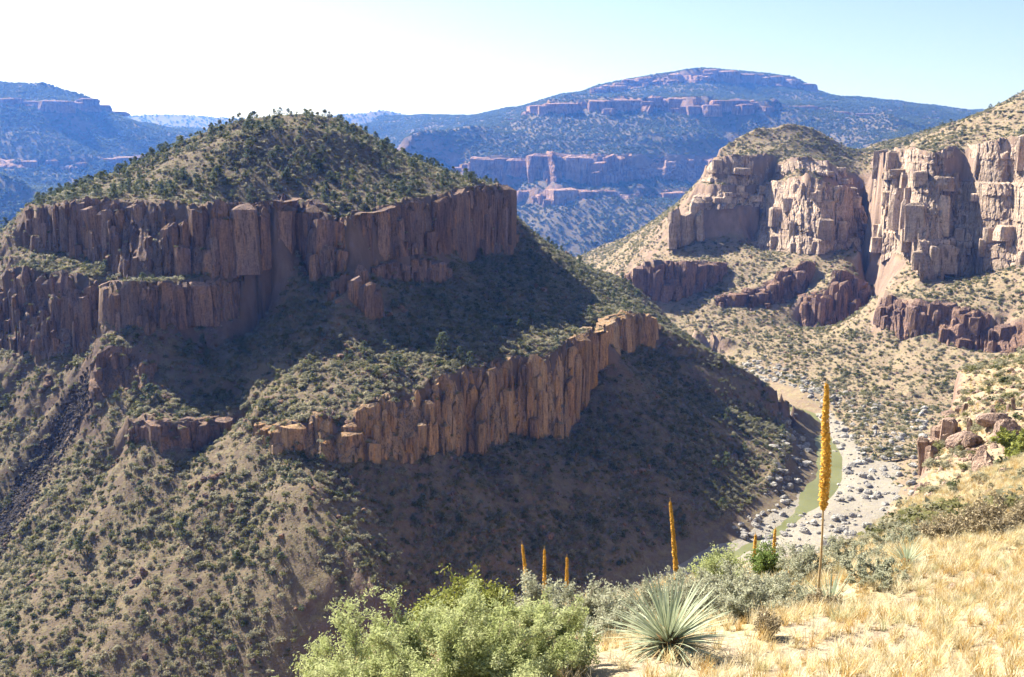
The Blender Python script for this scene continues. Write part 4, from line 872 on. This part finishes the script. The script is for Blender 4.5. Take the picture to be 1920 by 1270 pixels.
# ------------------------------------------------------------------ river stones and scree
CB = proto('boulder_kinds', [shared('boulder', i, 'river_stone') for i in range(10)])
rs = nprs(601); n = 14000
k = rs.randint(0, len(RIV), n); k = k[(RIV[k, 1] > 365) & (RIV[k, 1] < 660)]; n = len(k)
side = np.where(rs.rand(n) < 0.72, 1, -1); off = side * (9.5 + np.where(side > 0, np.where(RIV[k, 1] < 560, 58, 25), 15) * rs.rand(n) ** 1.3)
off = np.where(RIV[k, 1] < 398, rs.rand(n) * 46 - 12, off)
bx = RIV[k, 0] + nrm[k, 0] * off + rs.normal(size=n) * 2; by = RIV[k, 1] + nrm[k, 1] * off + rs.normal(size=n) * 2
bz = np.max([l2.h(bx, by) for l2 in (B, W, N, G)], 0); sz = 0.5 + 3.2 * rs.rand(n) ** 2.4
ok = bz < RIV[k, 2] + 14; bx, by, bz, sz, side = bx[ok], by[ok], bz[ok], sz[ok], side[ok]
order = np.argsort(-sz / by); rp = random.Random(8)
for q in order[:180]:
    o = obj('river_boulder', shared('boulder', rp.randrange(10), 'river_stone'), None, (bx[q], by[q], bz[q] + 0.12 * sz[q]), (rp.uniform(-.3, .3), rp.uniform(-.3, .3), rp.random() * 6.28), (sz[q] * rp.uniform(1, 1.9), sz[q] * rp.uniform(0.8, 1.4), sz[q] * rp.uniform(0.6, 1.0)))
    tag(o, 'large pale grey boulder on the stony bank beside the green river' if side[q] > 0 else 'large grey boulder at the foot of the butte beside the river', 'boulder', 'river boulders on the stony bank' if side[q] > 0 else 'river boulders below the butte')
q = order[180:]
scatter('river_stones', np.stack([bx, by, bz + 0.1], 1)[q], np.stack([sz * 1.3, sz, sz * 0.7], 1)[q], rotz(rs, len(q), 0.2), CB, 10, 'small pale stones strewn along the river bank', 'stones', 602)
x, y, z, u, v, rs = sow(G, 20000, 605, lambda x, y, z, u, v: 0.35 + 0.5 * patch(x, y, 12, 606), 3.0, -50, 1990, 1330, 20)
scatter('bank_shrubs', np.stack([x, y, z - 0.05], 1), 0.3 + 0.8 * rs.rand(len(x)) ** 2, rotz(rs, len(x)), CS, 9, 'small shrubs on the river bank', 'shrubs', 607)
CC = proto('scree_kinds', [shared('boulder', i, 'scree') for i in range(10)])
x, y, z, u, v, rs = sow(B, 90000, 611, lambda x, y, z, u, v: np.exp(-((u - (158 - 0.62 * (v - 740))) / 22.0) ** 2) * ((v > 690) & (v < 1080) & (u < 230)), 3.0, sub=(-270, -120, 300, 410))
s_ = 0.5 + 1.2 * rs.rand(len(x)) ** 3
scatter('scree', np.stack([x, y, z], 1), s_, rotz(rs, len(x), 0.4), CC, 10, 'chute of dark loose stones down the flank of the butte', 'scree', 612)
CR = proto('fallen_rock_kinds', [shared('boulder', i, 'butte_rock') for i in range(10)])
x, y, z, u, v, rs = sow(B, 60000, 621, lambda x, y, z, u, v: 0.10 + 0.35 * patch(x, y, 15, 622), 1.4)
s_ = 0.35 + 1.7 * rs.rand(len(x)) ** 4
scatter('fallen_rocks', np.stack([x, y, z], 1), s_, rotz(rs, len(x), 0.4), CR, 10, 'fallen brown rocks scattered over the butte slopes', 'rocks', 623)
CW = proto('wall_rock_kinds', [shared('boulder', i, 'dark_rock') for i in range(10)])
x, y, z, u, v, rs = sow(W, 22000, 625, lambda x, y, z, u, v: 0.05 + 0.5 * patch(x, y, 30, 626, 0.0, 0.6), 1.4)
s_ = 0.6 + 3.0 * rs.rand(len(x)) ** 5
scatter('slope_rocks', np.stack([x, y, z], 1), s_, rotz(rs, len(x), 0.4), CW, 10, 'brown rocks scattered over the slopes across the river', 'rocks', 627)

# ------------------------------------------------------------------ foreground plants
def g_at(u, Y, v=1150):
    """the ground point of the near hillside in the direction of pixel column u, Y metres ahead"""
    px = P(u, v, Y); xx = px[0]
    for _ in range(4):
        zz = float(F_.h(xx, Y)) if FX0 < xx < FX1 and FY0 < Y < FY1 else float(N.h(xx, Y))
        xx = (u - 960) / 1867.0 * (Y * CP - zz * SP)
    return Vector((xx, Y, zz))
b = NB('dry_grass'); info = b.n('ObjectInfo')
gc = b.ramp(info.outputs['Random'], [(0.0, (0.72, 0.62, 0.39)), (0.35, (0.76, 0.69, 0.50)), (0.66, (0.60, 0.44, 0.19)), (0.85, (0.46, 0.29, 0.10)), (1.0, (0.50, 0.50, 0.30))]); M['grass'] = b.done(gc, 0.7, None, 0.2, 0.4)
M['sotol'] = plain_mat('sotol_leaf', (0.31, 0.365, 0.235), (0.43, 0.47, 0.33), 9.0, 0.25, 0.45)
M['sotol_dry'] = plain_mat('sotol_dry_leaf', (0.50, 0.43, 0.27), (0.36, 0.24, 0.10), 7.0, 0.15, 0.7)
M['sotol_base'] = plain_mat('sotol_base', (0.10, 0.055, 0.025), (0.22, 0.12, 0.05), 12.0)
M['stalk'] = plain_mat('stalk', (0.48, 0.36, 0.20), (0.38, 0.25, 0.12), 14.0)
M['plume'] = plain_mat('plume', (0.70, 0.38, 0.05), (0.78, 0.50, 0.12), 18.0, 0.35)
M['mesquite'] = plain_mat('mesquite_leaf', (0.36, 0.41, 0.16), (0.50, 0.53, 0.29), 3.0, 0.42)
M['yellow_bush'] = plain_mat('yellow_bush_leaf', (0.21, 0.24, 0.05), (0.28, 0.29, 0.085), 6.0, 0.3)
M['grey_bush'] = plain_mat('grey_bush_leaf', (0.35, 0.365, 0.25), (0.47, 0.47, 0.35), 6.0, 0.4)
M['tan_bush'] = plain_mat('tan_bush_leaf', (0.38, 0.31, 0.19), (0.30, 0.25, 0.17), 5.0, 0.2)
M['green_bush'] = plain_mat('green_bush_leaf', (0.14, 0.22, 0.05), (0.22, 0.28, 0.09), 6.0, 0.3)
M['twig'] = plain_mat('twig', (0.30, 0.25, 0.20), (0.20, 0.16, 0.13), 9.0)

def tube_np(path, radii, k=4):
    path = np.asarray(path, float); V = []
    d = np.gradient(path, axis=0); d /= np.linalg.norm(d, axis=1)[:, None] + 1e-9
    for p_, t_, r_ in zip(path, d, radii):
        a = np.cross(t_, (0.3, 0.9, 0.31)); a /= np.linalg.norm(a) + 1e-9; b_ = np.cross(t_, a)
        for j in range(k): V.append(p_ + r_ * (a * math.cos(6.283 * j / k) + b_ * math.sin(6.283 * j / k)))
    m = len(path); F = [(i * k + j, i * k + (j + 1) % k, (i + 1) * k + (j + 1) % k, (i + 1) * k + j) for i in range(m - 1) for j in range(k)]
    return np.array(V), np.array(F)
def join_np(parts):
    Vs, Fs, n0 = [], {}, 0
    for V, F in parts:
        Vs.append(V); Fs.setdefault(F.shape[1], []).append(F + n0); n0 += len(V)
    return np.concatenate(Vs), [np.concatenate(f) for f in Fs.values()]
def bush(name, loc, w, h, leafmat, label, cat='bush', seed=0, stems=12, leaf=0.028, per=26, twigs=9, spread=0.55, droop=0.0, group=None, asp=1.6, leafy=1.0, stem_r=0.012, shoots=0.0):
    """a bush of real stems, twigs and leaves; w across, h tall"""
    rs = nprs(seed); tubes, LC, LN = [], [], []
    root = bpy.data.objects.new(name, None); COL.objects.link(root); root.location = loc
    for i in range(stems):
        az = rs.rand() * 6.283; out = w * 0.5 * math.sqrt(rs.rand()); top = h * (0.55 + 0.45 * rs.rand()) * (1 - 0.45 * (out / (w * 0.5)) ** 2)
        if rs.rand() < shoots: top *= 1.35; out *= 1.15
        e = np.array([out * math.cos(az), out * math.sin(az), top]); m_ = e * (spread, spread, 0.45) + rs.normal(size=3) * 0.06 * w
        s0 = np.array([rs.normal() * 0.12 * w, rs.normal() * 0.12 * w, -0.08])
        t = np.linspace(0, 1, 7)[:, None]; path = s0 * (1 - t) ** 2 + 2 * m_ * t * (1 - t) + e * t ** 2
        tubes.append(tube_np(path, np.linspace(stem_r, stem_r * 0.3, 7), 4))
        for j in range(twigs):
            f = 0.25 + 0.75 * rs.rand(); p0 = np.array([np.interp(f, t[:, 0], path[:, k]) for k in range(3)])
            dr = np.array([math.cos(az), math.sin(az), 0.6]) + rs.normal(size=3) * 0.75; dr[2] = abs(dr[2]) * (1 - droop) - droop * 0.3; dr /= np.linalg.norm(dr)
            ln = (0.12 + 0.22 * rs.rand()) * h; p1 = p0 + dr * ln + (0, 0, 0.05 * ln)
            tubes.append(tube_np([p0, (p0 + p1) / 2 + rs.normal(size=3) * 0.02 * h, p1], [stem_r * 0.35, stem_r * 0.25, stem_r * 0.1], 3))
            m = int(per * leafy); q = rs.rand(m)[:, None]
            LC.append(p0 * (1 - q) + p1 * q + rs.normal(size=(m, 3)) * 0.035 * h); nn = rs.normal(size=(m, 3)) + (0, 0, 0.5); LN.append(nn / np.linalg.norm(nn, axis=1)[:, None])
    LC = np.concatenate(LC); LC[:, 2] = np.maximum(LC[:, 2], 0.02)
    V, F = join_np(tubes); obj('stems', mesh_np('stems', V, F, M['twig'], True), root)
    V, F = leaves_np(rs, LC, np.concatenate(LN), leaf, asp); obj('foliage', mesh_np('foliage', V, F, M[leafmat]), root)
    return tag(root, label, cat, group)

def blade_np(rs, length, width, bend, seg=6, fold=0.35):
    """a long tapering leaf along +x, curving down by bend"""
    V = []; t = np.linspace(0, 1, seg + 1); ang = -bend * t ** 1.6; step = length / seg; p_ = np.array([0.0, 0.0]); tw = rs.normal() * 0.3
    for i in range(seg + 1):
        wdt = width * (1.0 - 0.15 * t[i]) * (1 - t[i] ** 4) + 0.001; c, s1 = math.cos(tw * t[i]), math.sin(tw * t[i])
        V += [(p_[0], -wdt / 2 * c, p_[1] + fold * wdt / 2 - wdt / 2 * s1), (p_[0], 0, p_[1]), (p_[0], wdt / 2 * c, p_[1] + fold * wdt / 2 + wdt / 2 * s1)]
        p_ = p_ + step * np.array([math.cos(ang[i]), math.sin(ang[i])])
    F = [(3 * i + j, 3 * i + j + 1, 3 * i + j + 4, 3 * i + j + 3) for i in range(seg) for j in (0, 1)]
    return np.array(V), np.array(F)
rsb = nprs(7)
LEAFV = [blade_np(rsb, 1.0, 0.030, b_) for b_ in (0.05, 0.15, 0.3, 0.45, 0.6, 0.8)]
LEAF_G = [mesh_np('leaf', V, F, M['sotol'], True) for V, F in LEAFV]; LEAF_D = [mesh_np('leaf', V, F, M['sotol_dry'], True) for V, F in LEAFV]
def stalk_np(rs, H, plume_from, r0=0.022, pr=0.075, lean=(0, 0), tip=0.12):
    """flower stalk: bare stem below, a dense spike of small flower heads above, thin curved tip"""
    t = np.linspace(0, 1, 14); wob = np.cumsum(rs.normal(size=(14, 2)) * 0.008, 0) * H * 0.25
    path = np.stack([lean[0] * t ** 1.4 + wob[:, 0], lean[1] * t ** 1.4 + wob[:, 1], H * t], 1)
    stem = tube_np(path, r0 * (1 - 0.75 * t), 6)
    n = int(1000 * (1 - plume_from) * H); q = plume_from + (1 - plume_from - tip / H) * rs.rand(n); f = (q - plume_from) / (1 - plume_from)
    pr_ = pr * (np.sin(np.clip(f, 0, 1) ** 0.6 * math.pi) ** 0.6 * 0.8 + 0.2) * (1 - 0.35 * f); a = rs.rand(n) * 6.283; rr_ = pr_ * np.sqrt(rs.rand(n))
    C = np.stack([np.interp(q, t, path[:, 0]) + rr_ * np.cos(a), np.interp(q, t, path[:, 1]) + rr_ * np.sin(a), q * H], 1)
    N_ = np.stack([np.cos(a), np.sin(a), 0.5 + 0 * a], 1) + rs.normal(size=(n, 3)) * 0.5; N_ /= np.linalg.norm(N_, axis=1)[:, None]
    return stem, leaves_np(rs, C, N_, 0.030, 1.4)
def add_stalk(root, rs, H, pf, lean, at=(0, 0, 0), pr=0.075, r0=0.022):
    stem, pl = stalk_np(rs, H, pf, r0, pr, lean)
    st = obj('stalk', mesh_np('stalk', *stem, M['stalk'], True), root, at); obj('plume', mesh_np('plume', *pl, M['plume']), st)
def sotol(loc, R, n, label, seed, single=False, stalk=None, dry=0.22, group=None, tilt=0.0):
    rs = nprs(seed); root = bpy.data.objects.new('sotol', None); COL.objects.link(root); root.location = loc; root.rotation_euler = (tilt, 0, 0)
    th = np.arange(n) * 2.39996; el = np.arcsin(np.clip(-0.28 + 1.26 * (np.arange(n) + 0.5) / n, -1, 0.985)) + rs.normal(size=n) * 0.08
    parts = {0: [], 1: []}
    for i in range(n):
        isdry = int(el[i] < 0.10 and rs.rand() < 0.75 or rs.rand() < 0.03); L_ = R * (0.85 + 0.25 * rs.rand()) * (0.8 if isdry else 1.0)
        vi = rs.randint(0, 3) if el[i] > 0.6 else rs.randint(1, 5); vi = min(5, vi + isdry); az = th[i] + rs.normal() * 0.12
        if single:
            V = LEAFV[vi][0] * L_; ce, se = math.cos(el[i]), math.sin(el[i]); ca, sa = math.cos(az), math.sin(az)
            V = np.stack([V[:, 0] * ce - V[:, 2] * se, V[:, 1], V[:, 0] * se + V[:, 2] * ce], 1); V = np.stack([V[:, 0] * ca - V[:, 1] * sa, V[:, 0] * sa + V[:, 1] * ca, V[:, 2] + 0.16 * R], 1)
            parts[isdry].append((V, LEAFV[vi][1]))
        else:
            o = obj('dry_leaf' if isdry else 'leaf', (LEAF_D if isdry else LEAF_G)[vi], root, (0, 0, 0.2 * R), None, (L_, L_ * 1.05, L_)); o.rotation_euler = (0, -el[i], az)
    for d_, nm in ((0, 'leaves'), (1, 'dry_leaves')):
        if parts[d_]: V, F = join_np(parts[d_]); obj(nm, mesh_np(nm, V, F, M['sotol_dry' if d_ else 'sotol'], True), root)
    rb = random.Random(seed); V, Q, T = boulder_mesh(rb, 12, 8, 0.3, 6); obj('base', mesh_np('base', V * (0.42 * R, 0.42 * R, 0.62 * R) + (0, 0, 0.1 * R), [Q, T], M['sotol_base'], True), root)
    if stalk: add_stalk(root, rs, *stalk)
    return tag(root, label, 'plant', group)

sotol(g_at(1252, 12.0), 0.93, 290, 'large pale green sotol rosette with straw-coloured lower leaves beside the golden grass', 1, dry=0.3)
sotol(g_at(1556, 17.6), 0.72, 150, 'sotol with the tall golden flower stalk rising over the river', 2, True, (4.45, 0.44, (-0.10, 0.0), (-0.22, 0.0, 0.1), 0.11, 0.026))
sotol(g_at(1700, 21.0), 0.70, 120, 'smaller pale sotol at the top of the golden grass slope', 3, True)
sotol(g_at(1085, 14.5), 0.50, 110, 'small whitish sotol between the feathery green bush and the large sotol', 4, True)
for (uu, YY, hh, ln, pf, lab, sd_) in ((994, 24, 2.3, -0.24, 0.2, 'leaning golden flower stalk, the one nearest the dark juniper bush', 11), (1020, 25, 2.05, -0.01, 0.2, 'middle of three short golden flower stalks before the dark slope', 12), (1061, 25, 1.75, 0.0, 0.2, 'straight golden flower stalk of three, nearest the large sotol', 13),
                                       (1270, 21, 2.45, -0.22, 0.15, 'thick leaning golden flower stalk directly behind the large sotol', 14), (1413, 27, 1.45, 0.0, 0.3, 'thin short flower stalk beside the bright green shrub', 15), (1449, 26, 1.45, 0.03, 0.2, 'pale short flower stalk rising from the bright green shrub', 16)):
    g = g_at(uu, YY); rs = nprs(sd_); t = bpy.data.objects.new('flower_stalk', None); COL.objects.link(t); t.location = g
    add_stalk(t, rs, hh, pf, (ln, 0), (0, 0, 0), 0.055); tag(t, lab, 'flower stalk')
# bushes
bush('mesquite_bush', g_at(690, 11.2), 2.3, 1.1, 'mesquite', 'feathery light green bush at the bottom edge, the one farthest from the sotols', 'bush', 21, 34, 0.0125, 95, 16, asp=2.6, shoots=0.3)
bush('mesquite_bush', g_at(850, 10.8), 2.2, 1.0, 'mesquite', 'broad feathery green bush before the yellow-green juniper bush', 'bush', 22, 34, 0.0125, 95, 16, asp=2.6, shoots=0.3)
bush('mesquite_bush', g_at(1000, 11.2), 1.7, 0.85, 'mesquite', 'feathery light green bush next to the large sotol', 'bush', 23, 28, 0.0125, 90, 16, asp=2.6, shoots=0.2)
bush('juniper_bush', g_at(872, 15.0), 1.3, 1.45, 'yellow_bush', 'dense yellow-green juniper bush behind the feathery bushes', 'bush', 24, 26, 0.03, 60, 12)
bush('grey_bush', g_at(1010, 17.5), 1.5, 1.05, 'grey_bush', 'grey-green twiggy bush below the three short flower stalks', 'bush', 25, 22, 0.022, 40, 12)
bush('grey_bush', g_at(1090, 17.0), 1.4, 0.95, 'grey_bush', 'grey-green twiggy bush between the flower stalks and the large sotol', 'bush', 26, 22, 0.022, 40, 12)
bush('grey_bush', g_at(1180, 18.5), 1.2, 0.85, 'grey_bush', 'grey twiggy bush at the shoulder of the large sotol', 'bush', 27, 20, 0.020, 18, 12)
bush('grey_bush', g_at(1275, 19.5), 1.3, 0.95, 'grey_bush', 'blue-grey bush at the foot of the thick leaning flower stalk', 'bush', 28, 20, 0.022, 36, 12)
bush('green_shrub', g_at(1345, 22.0), 1.5, 1.1, 'mesquite', 'soft green bush behind the large sotol, before the shaded slope', 'bush', 29, 22, 0.024, 46, 12)
bush('green_shrub', g_at(1436, 24.0), 0.65, 1.05, 'green_bush', 'small bright green shrub between two short flower stalks', 'bush', 30, 18, 0.026, 46, 10)
bush('grey_bush', g_at(1400, 15.5), 1.3, 0.75, 'grey_bush', 'pale grey-green brush between the two largest sotols', 'bush', 31, 20, 0.022, 34, 12)
bush('grey_bush', g_at(1480, 19.0), 1.4, 0.7, 'grey_bush', 'low pale brush behind the sotol with the tall stalk', 'bush', 32, 20, 0.022, 34, 12)
bush('grey_bush', g_at(1640, 20.0), 1.5, 0.6, 'grey_bush', 'low pale brush between the tall-stalked sotol and the small upper sotol', 'bush', 33, 20, 0.022, 34, 12)
for i, (uu, YY, w_, h_, lab) in enumerate(((1330, 16.5, 1.5, 0.9, 'pale brush close behind the large sotol, on its uphill side'), (1440, 17.5, 1.5, 0.85, 'pale brush halfway between the large sotol and the tall flower stalk'), (1385, 19.5, 1.5, 1.0, 'pale brush before the soft green bush'), (1500, 22, 1.6, 0.9, 'pale brush on the crest beside the tall flower stalk'),
        (1600, 23, 1.7, 0.8, 'pale brush on the crest just past the tall flower stalk'), (1145, 15.5, 1.3, 0.8, 'pale brush between the small whitish sotol and the large sotol'), (1215, 17, 1.3, 0.85, 'pale brush straight behind the large sotol'), (1680, 26, 1.6, 0.7, 'pale brush behind the small upper sotol'))):
    bush('grey_bush', g_at(uu, YY), w_, h_, 'grey_bush', lab, 'bush', 80 + i, 22, 0.020, 34, 12)
bush('twiggy_bush', g_at(1438, 12.9), 0.42, 0.42, 'tan_bush', 'small grey-brown twiggy bush on bare ground beside the large sotol', 'bush', 34, 20, 0.014, 10, 12, stem_r=0.006)
bush('twiggy_bush', g_at(1540, 16.2), 0.7, 0.4, 'tan_bush', 'brownish low bush at the foot of the tall-stalked sotol', 'bush', 35, 18, 0.018, 18, 10, stem_r=0.006)
for i, (uu, YY, w_, h_, lab) in enumerate(((1790, 34, 2.2, 1.2, 'tan scrub bush above the golden grass, farthest down the slope'), (1840, 30, 2.2, 1.2, 'tan scrub bush above the golden grass, middle of the row'), (1900, 28, 2.2, 1.3, 'tan scrub bush above the golden grass at the photo\'s edge'),
                                           (1770, 26, 1.6, 0.8, 'low tan brush just above the small upper sotol'), (1850, 25, 1.8, 0.9, 'low tan brush at the top of the golden grass'))):
    bush('scrub_bush', g_at(uu, YY), w_, h_, 'tan_bush', lab, 'bush', 50 + i, 22, 0.034, 20, 10)
bush('green_shrub', g_at(1914, 90), 4.4, 3.4, 'yellow_bush', 'olive green shrub high on the near slope at the photo\'s edge', 'bush', 60, 26, 0.16, 50, 12, stem_r=0.05)
# grass
def tuft(seed, n=34):
    rs = nprs(seed); parts = []
    for i in range(n):
        V, F = blade_np(rs, 0.55 + 0.45 * rs.rand(), 0.022, 0.2 + 0.9 * rs.rand(), 3, 0.0); el = 0.75 + 0.75 * rs.rand(); az = rs.rand() * 6.283
        ce, se = math.cos(el), math.sin(el); V = np.stack([V[:, 0] * ce - V[:, 2] * se, V[:, 1], V[:, 0] * se + V[:, 2] * ce], 1); ca, sa = math.cos(az), math.sin(az)
        o_ = rs.normal(size=2) * 0.09; parts.append((np.stack([V[:, 0] * ca - V[:, 1] * sa + o_[0], V[:, 0] * sa + V[:, 1] * ca + o_[1], V[:, 2]], 1), F))
    V, F = join_np(parts); return mesh_np('tuft', V, F, M['grass'])
TUFTS = [tuft(700 + i) for i in range(6)]; CG = proto('grass_kinds', TUFTS)
def dens_grass(x, y, z, u, v):
    gold = np.clip((u - 1180 + (v - 1100) * 0.3) / 250, 0.4, 1); return gold * (0.25 + 0.75 * patch(x, y, 2.5, 703) * (0.5 + 0.5 * patch(x, y, 6.5, 704))) * np.clip(1.3 - y / 120, 0.25, 1)
x, y, z, u, v, rs = sow(F_, 330000, 701, dens_grass, 1.3, -700, 2900, 1700, 0, (FX0, 60, 3, 75))
sz = (0.16 + 0.26 * rs.rand(len(x))) * np.clip(0.7 + y / 60, 0.8, 1.6)
scatter('grass', np.stack([x, y, z - 0.01], 1), sz, rotz(rs, len(x), 0.15), CG, 6, 'golden dry grass covering the near hillside', 'grass', 702)
x, y, z, u, v, rs = sow(F_, 70000, 711, lambda x, y, z, u, v: 0.15 + 0.6 * patch(x, y, 9, 712), 1.3, -50, 1990, 1330, 0, (0, FX1, 45, 211))
scatter('slope_grass', np.stack([x, y, z - 0.02], 1), 0.35 + 0.4 * rs.rand(len(x)), rotz(rs, len(x), 0.15), CG, 6, 'sparse pale grass on the upper near slope', 'grass', 713)
x, y, z, u, v, rs = sow(F_, 50000, 721, lambda x, y, z, u, v: 0.08 + 0.5 * patch(x, y, 14, 722, 0.0, 0.6), 1.3, -50, 1990, 1330, 0, (0, FX1, 40, 211))
scatter('slope_shrubs', np.stack([x, y, z - 0.05], 1), 0.25 + 0.8 * rs.rand(len(x)) ** 2.5, rotz(rs, len(x), 0.15), CS, 9, 'small grey-green shrubs on the upper near slope', 'shrubs', 723)
x, y, z, u, v, rs = sow(N, 60000, 731, lambda x, y, z, u, v: (0.25 + 0.75 * patch(x, y, 20, 732)) * ((y > 172) | (x > 98) | (x < -12)) * (y > 60), 1.5, -50, 1990, 1330, 16)
scatter('hillside_shrubs', np.stack([x, y, z - 0.05], 1), 0.4 + 1.0 * rs.rand(len(x)) ** 2, rotz(rs, len(x), 0.15), CS, 9, 'grey-green shrubs on the hillside above the river', 'shrubs', 733)
# stones on the near slope
CN = proto('near_stone_kinds', [shared('boulder', i, 'red_rock') for i in range(10)] )
x, y, z, u, v, rs = sow(F_, 50000, 741, lambda x, y, z, u, v: 0.15 + 0.6 * patch(x, y, 6, 742, 0.0, 0.5), 1.5, -50, 1990, 1330, 0, (0, FX1, 6, 211))
scatter('stones', np.stack([x, y, z], 1), (0.05 + 0.35 * rs.rand(len(x)) ** 4) * np.clip(y / 30, 0.5, 3), rotz(rs, len(x), 0.4), CN, 10, 'small reddish stones strewn over the near slope', 'stones', 743)
for i, (uu, YY, sx, sy, sz_, lab) in enumerate(((1850, 78, 3.0, 2.6, 4.2, 'upright dark red boulder on the near slope, tallest of the red rocks'), (1858, 76, 2.2, 2.0, 2.0, 'dark cracked boulder at the foot of the tallest red boulder'), (1886, 108, 3.8, 3.0, 3.4, 'cracked red boulder high on the near slope below the green shrub'),
        (1800, 112, 4.2, 2.5, 3.0, 'tilted brown slab just above the red cliff on the near slope'), (1822, 110, 3.0, 2.4, 2.4, 'brown boulder beside the tilted slab on the near slope'), (1706, 84, 1.5, 1.2, 1.5, 'small dark boulder at the edge of the near slope over the river bank'),
        (1732, 86, 1.9, 1.1, 1.1, 'flat dark rock on the near slope beside the small edge boulder'), (1868, 112, 4.2, 3.0, 2.2, 'low reddish outcrop below the cracked red boulder'), (1780, 140, 4.0, 2.6, 1.6, 'long dark ledge rock above the red cliff'), (1905, 100, 3.0, 2.4, 1.8, 'reddish rock at the photo\'s edge below the green shrub'))):
    g = g_at(uu, YY); rb = random.Random(900 + i); V, Q, T = boulder_mesh(rb, 18, 12, 0.22, 13)
    o = obj('boulder', mesh_np('boulder', V, [Q, T], M['red_rock'], False), None, (g.x, g.y, g.z + 0.12 * sz_), (rb.uniform(-.2, .2), rb.uniform(-.2, .2), rb.random() * 6.28), (sx, sy, sz_)); tag(o, lab, 'boulder')
HAZE = 0.000082
# ------------------------------------------------------------------ the air
hx, y0, y1, z0, z1 = 17000, -1100, 15000, -355.5, 720.0
HV = np.array([(x, y, z) for z in (z0, z1) for y in (y0, y1) for x in (-hx, hx)], float)
HF = np.array([(0, 2, 3, 1), (4, 5, 7, 6), (0, 1, 5, 4), (2, 6, 7, 3), (0, 4, 6, 2), (1, 3, 7, 5)])
hm = bpy.data.materials.new('haze'); hm.use_nodes = True; ht = hm.node_tree; ht.nodes.clear()
pv = ht.nodes.new('ShaderNodeVolumePrincipled'); pv.inputs['Color'].default_value = (0.09, 0.27, 1.0, 1); pv.inputs['Absorption Color'].default_value = (1, 1, 1, 1); pv.inputs['Density'].default_value = HAZE
pv.inputs['Anisotropy'].default_value = 0.2
ho = ht.nodes.new('ShaderNodeOutputMaterial'); ht.links.new(pv.outputs[0], ho.inputs['Volume'])
tag(obj('haze', mesh_np('haze', HV, HF, hm)), 'thin blue haze filling the air of the canyon', 'haze', kind='stuff')
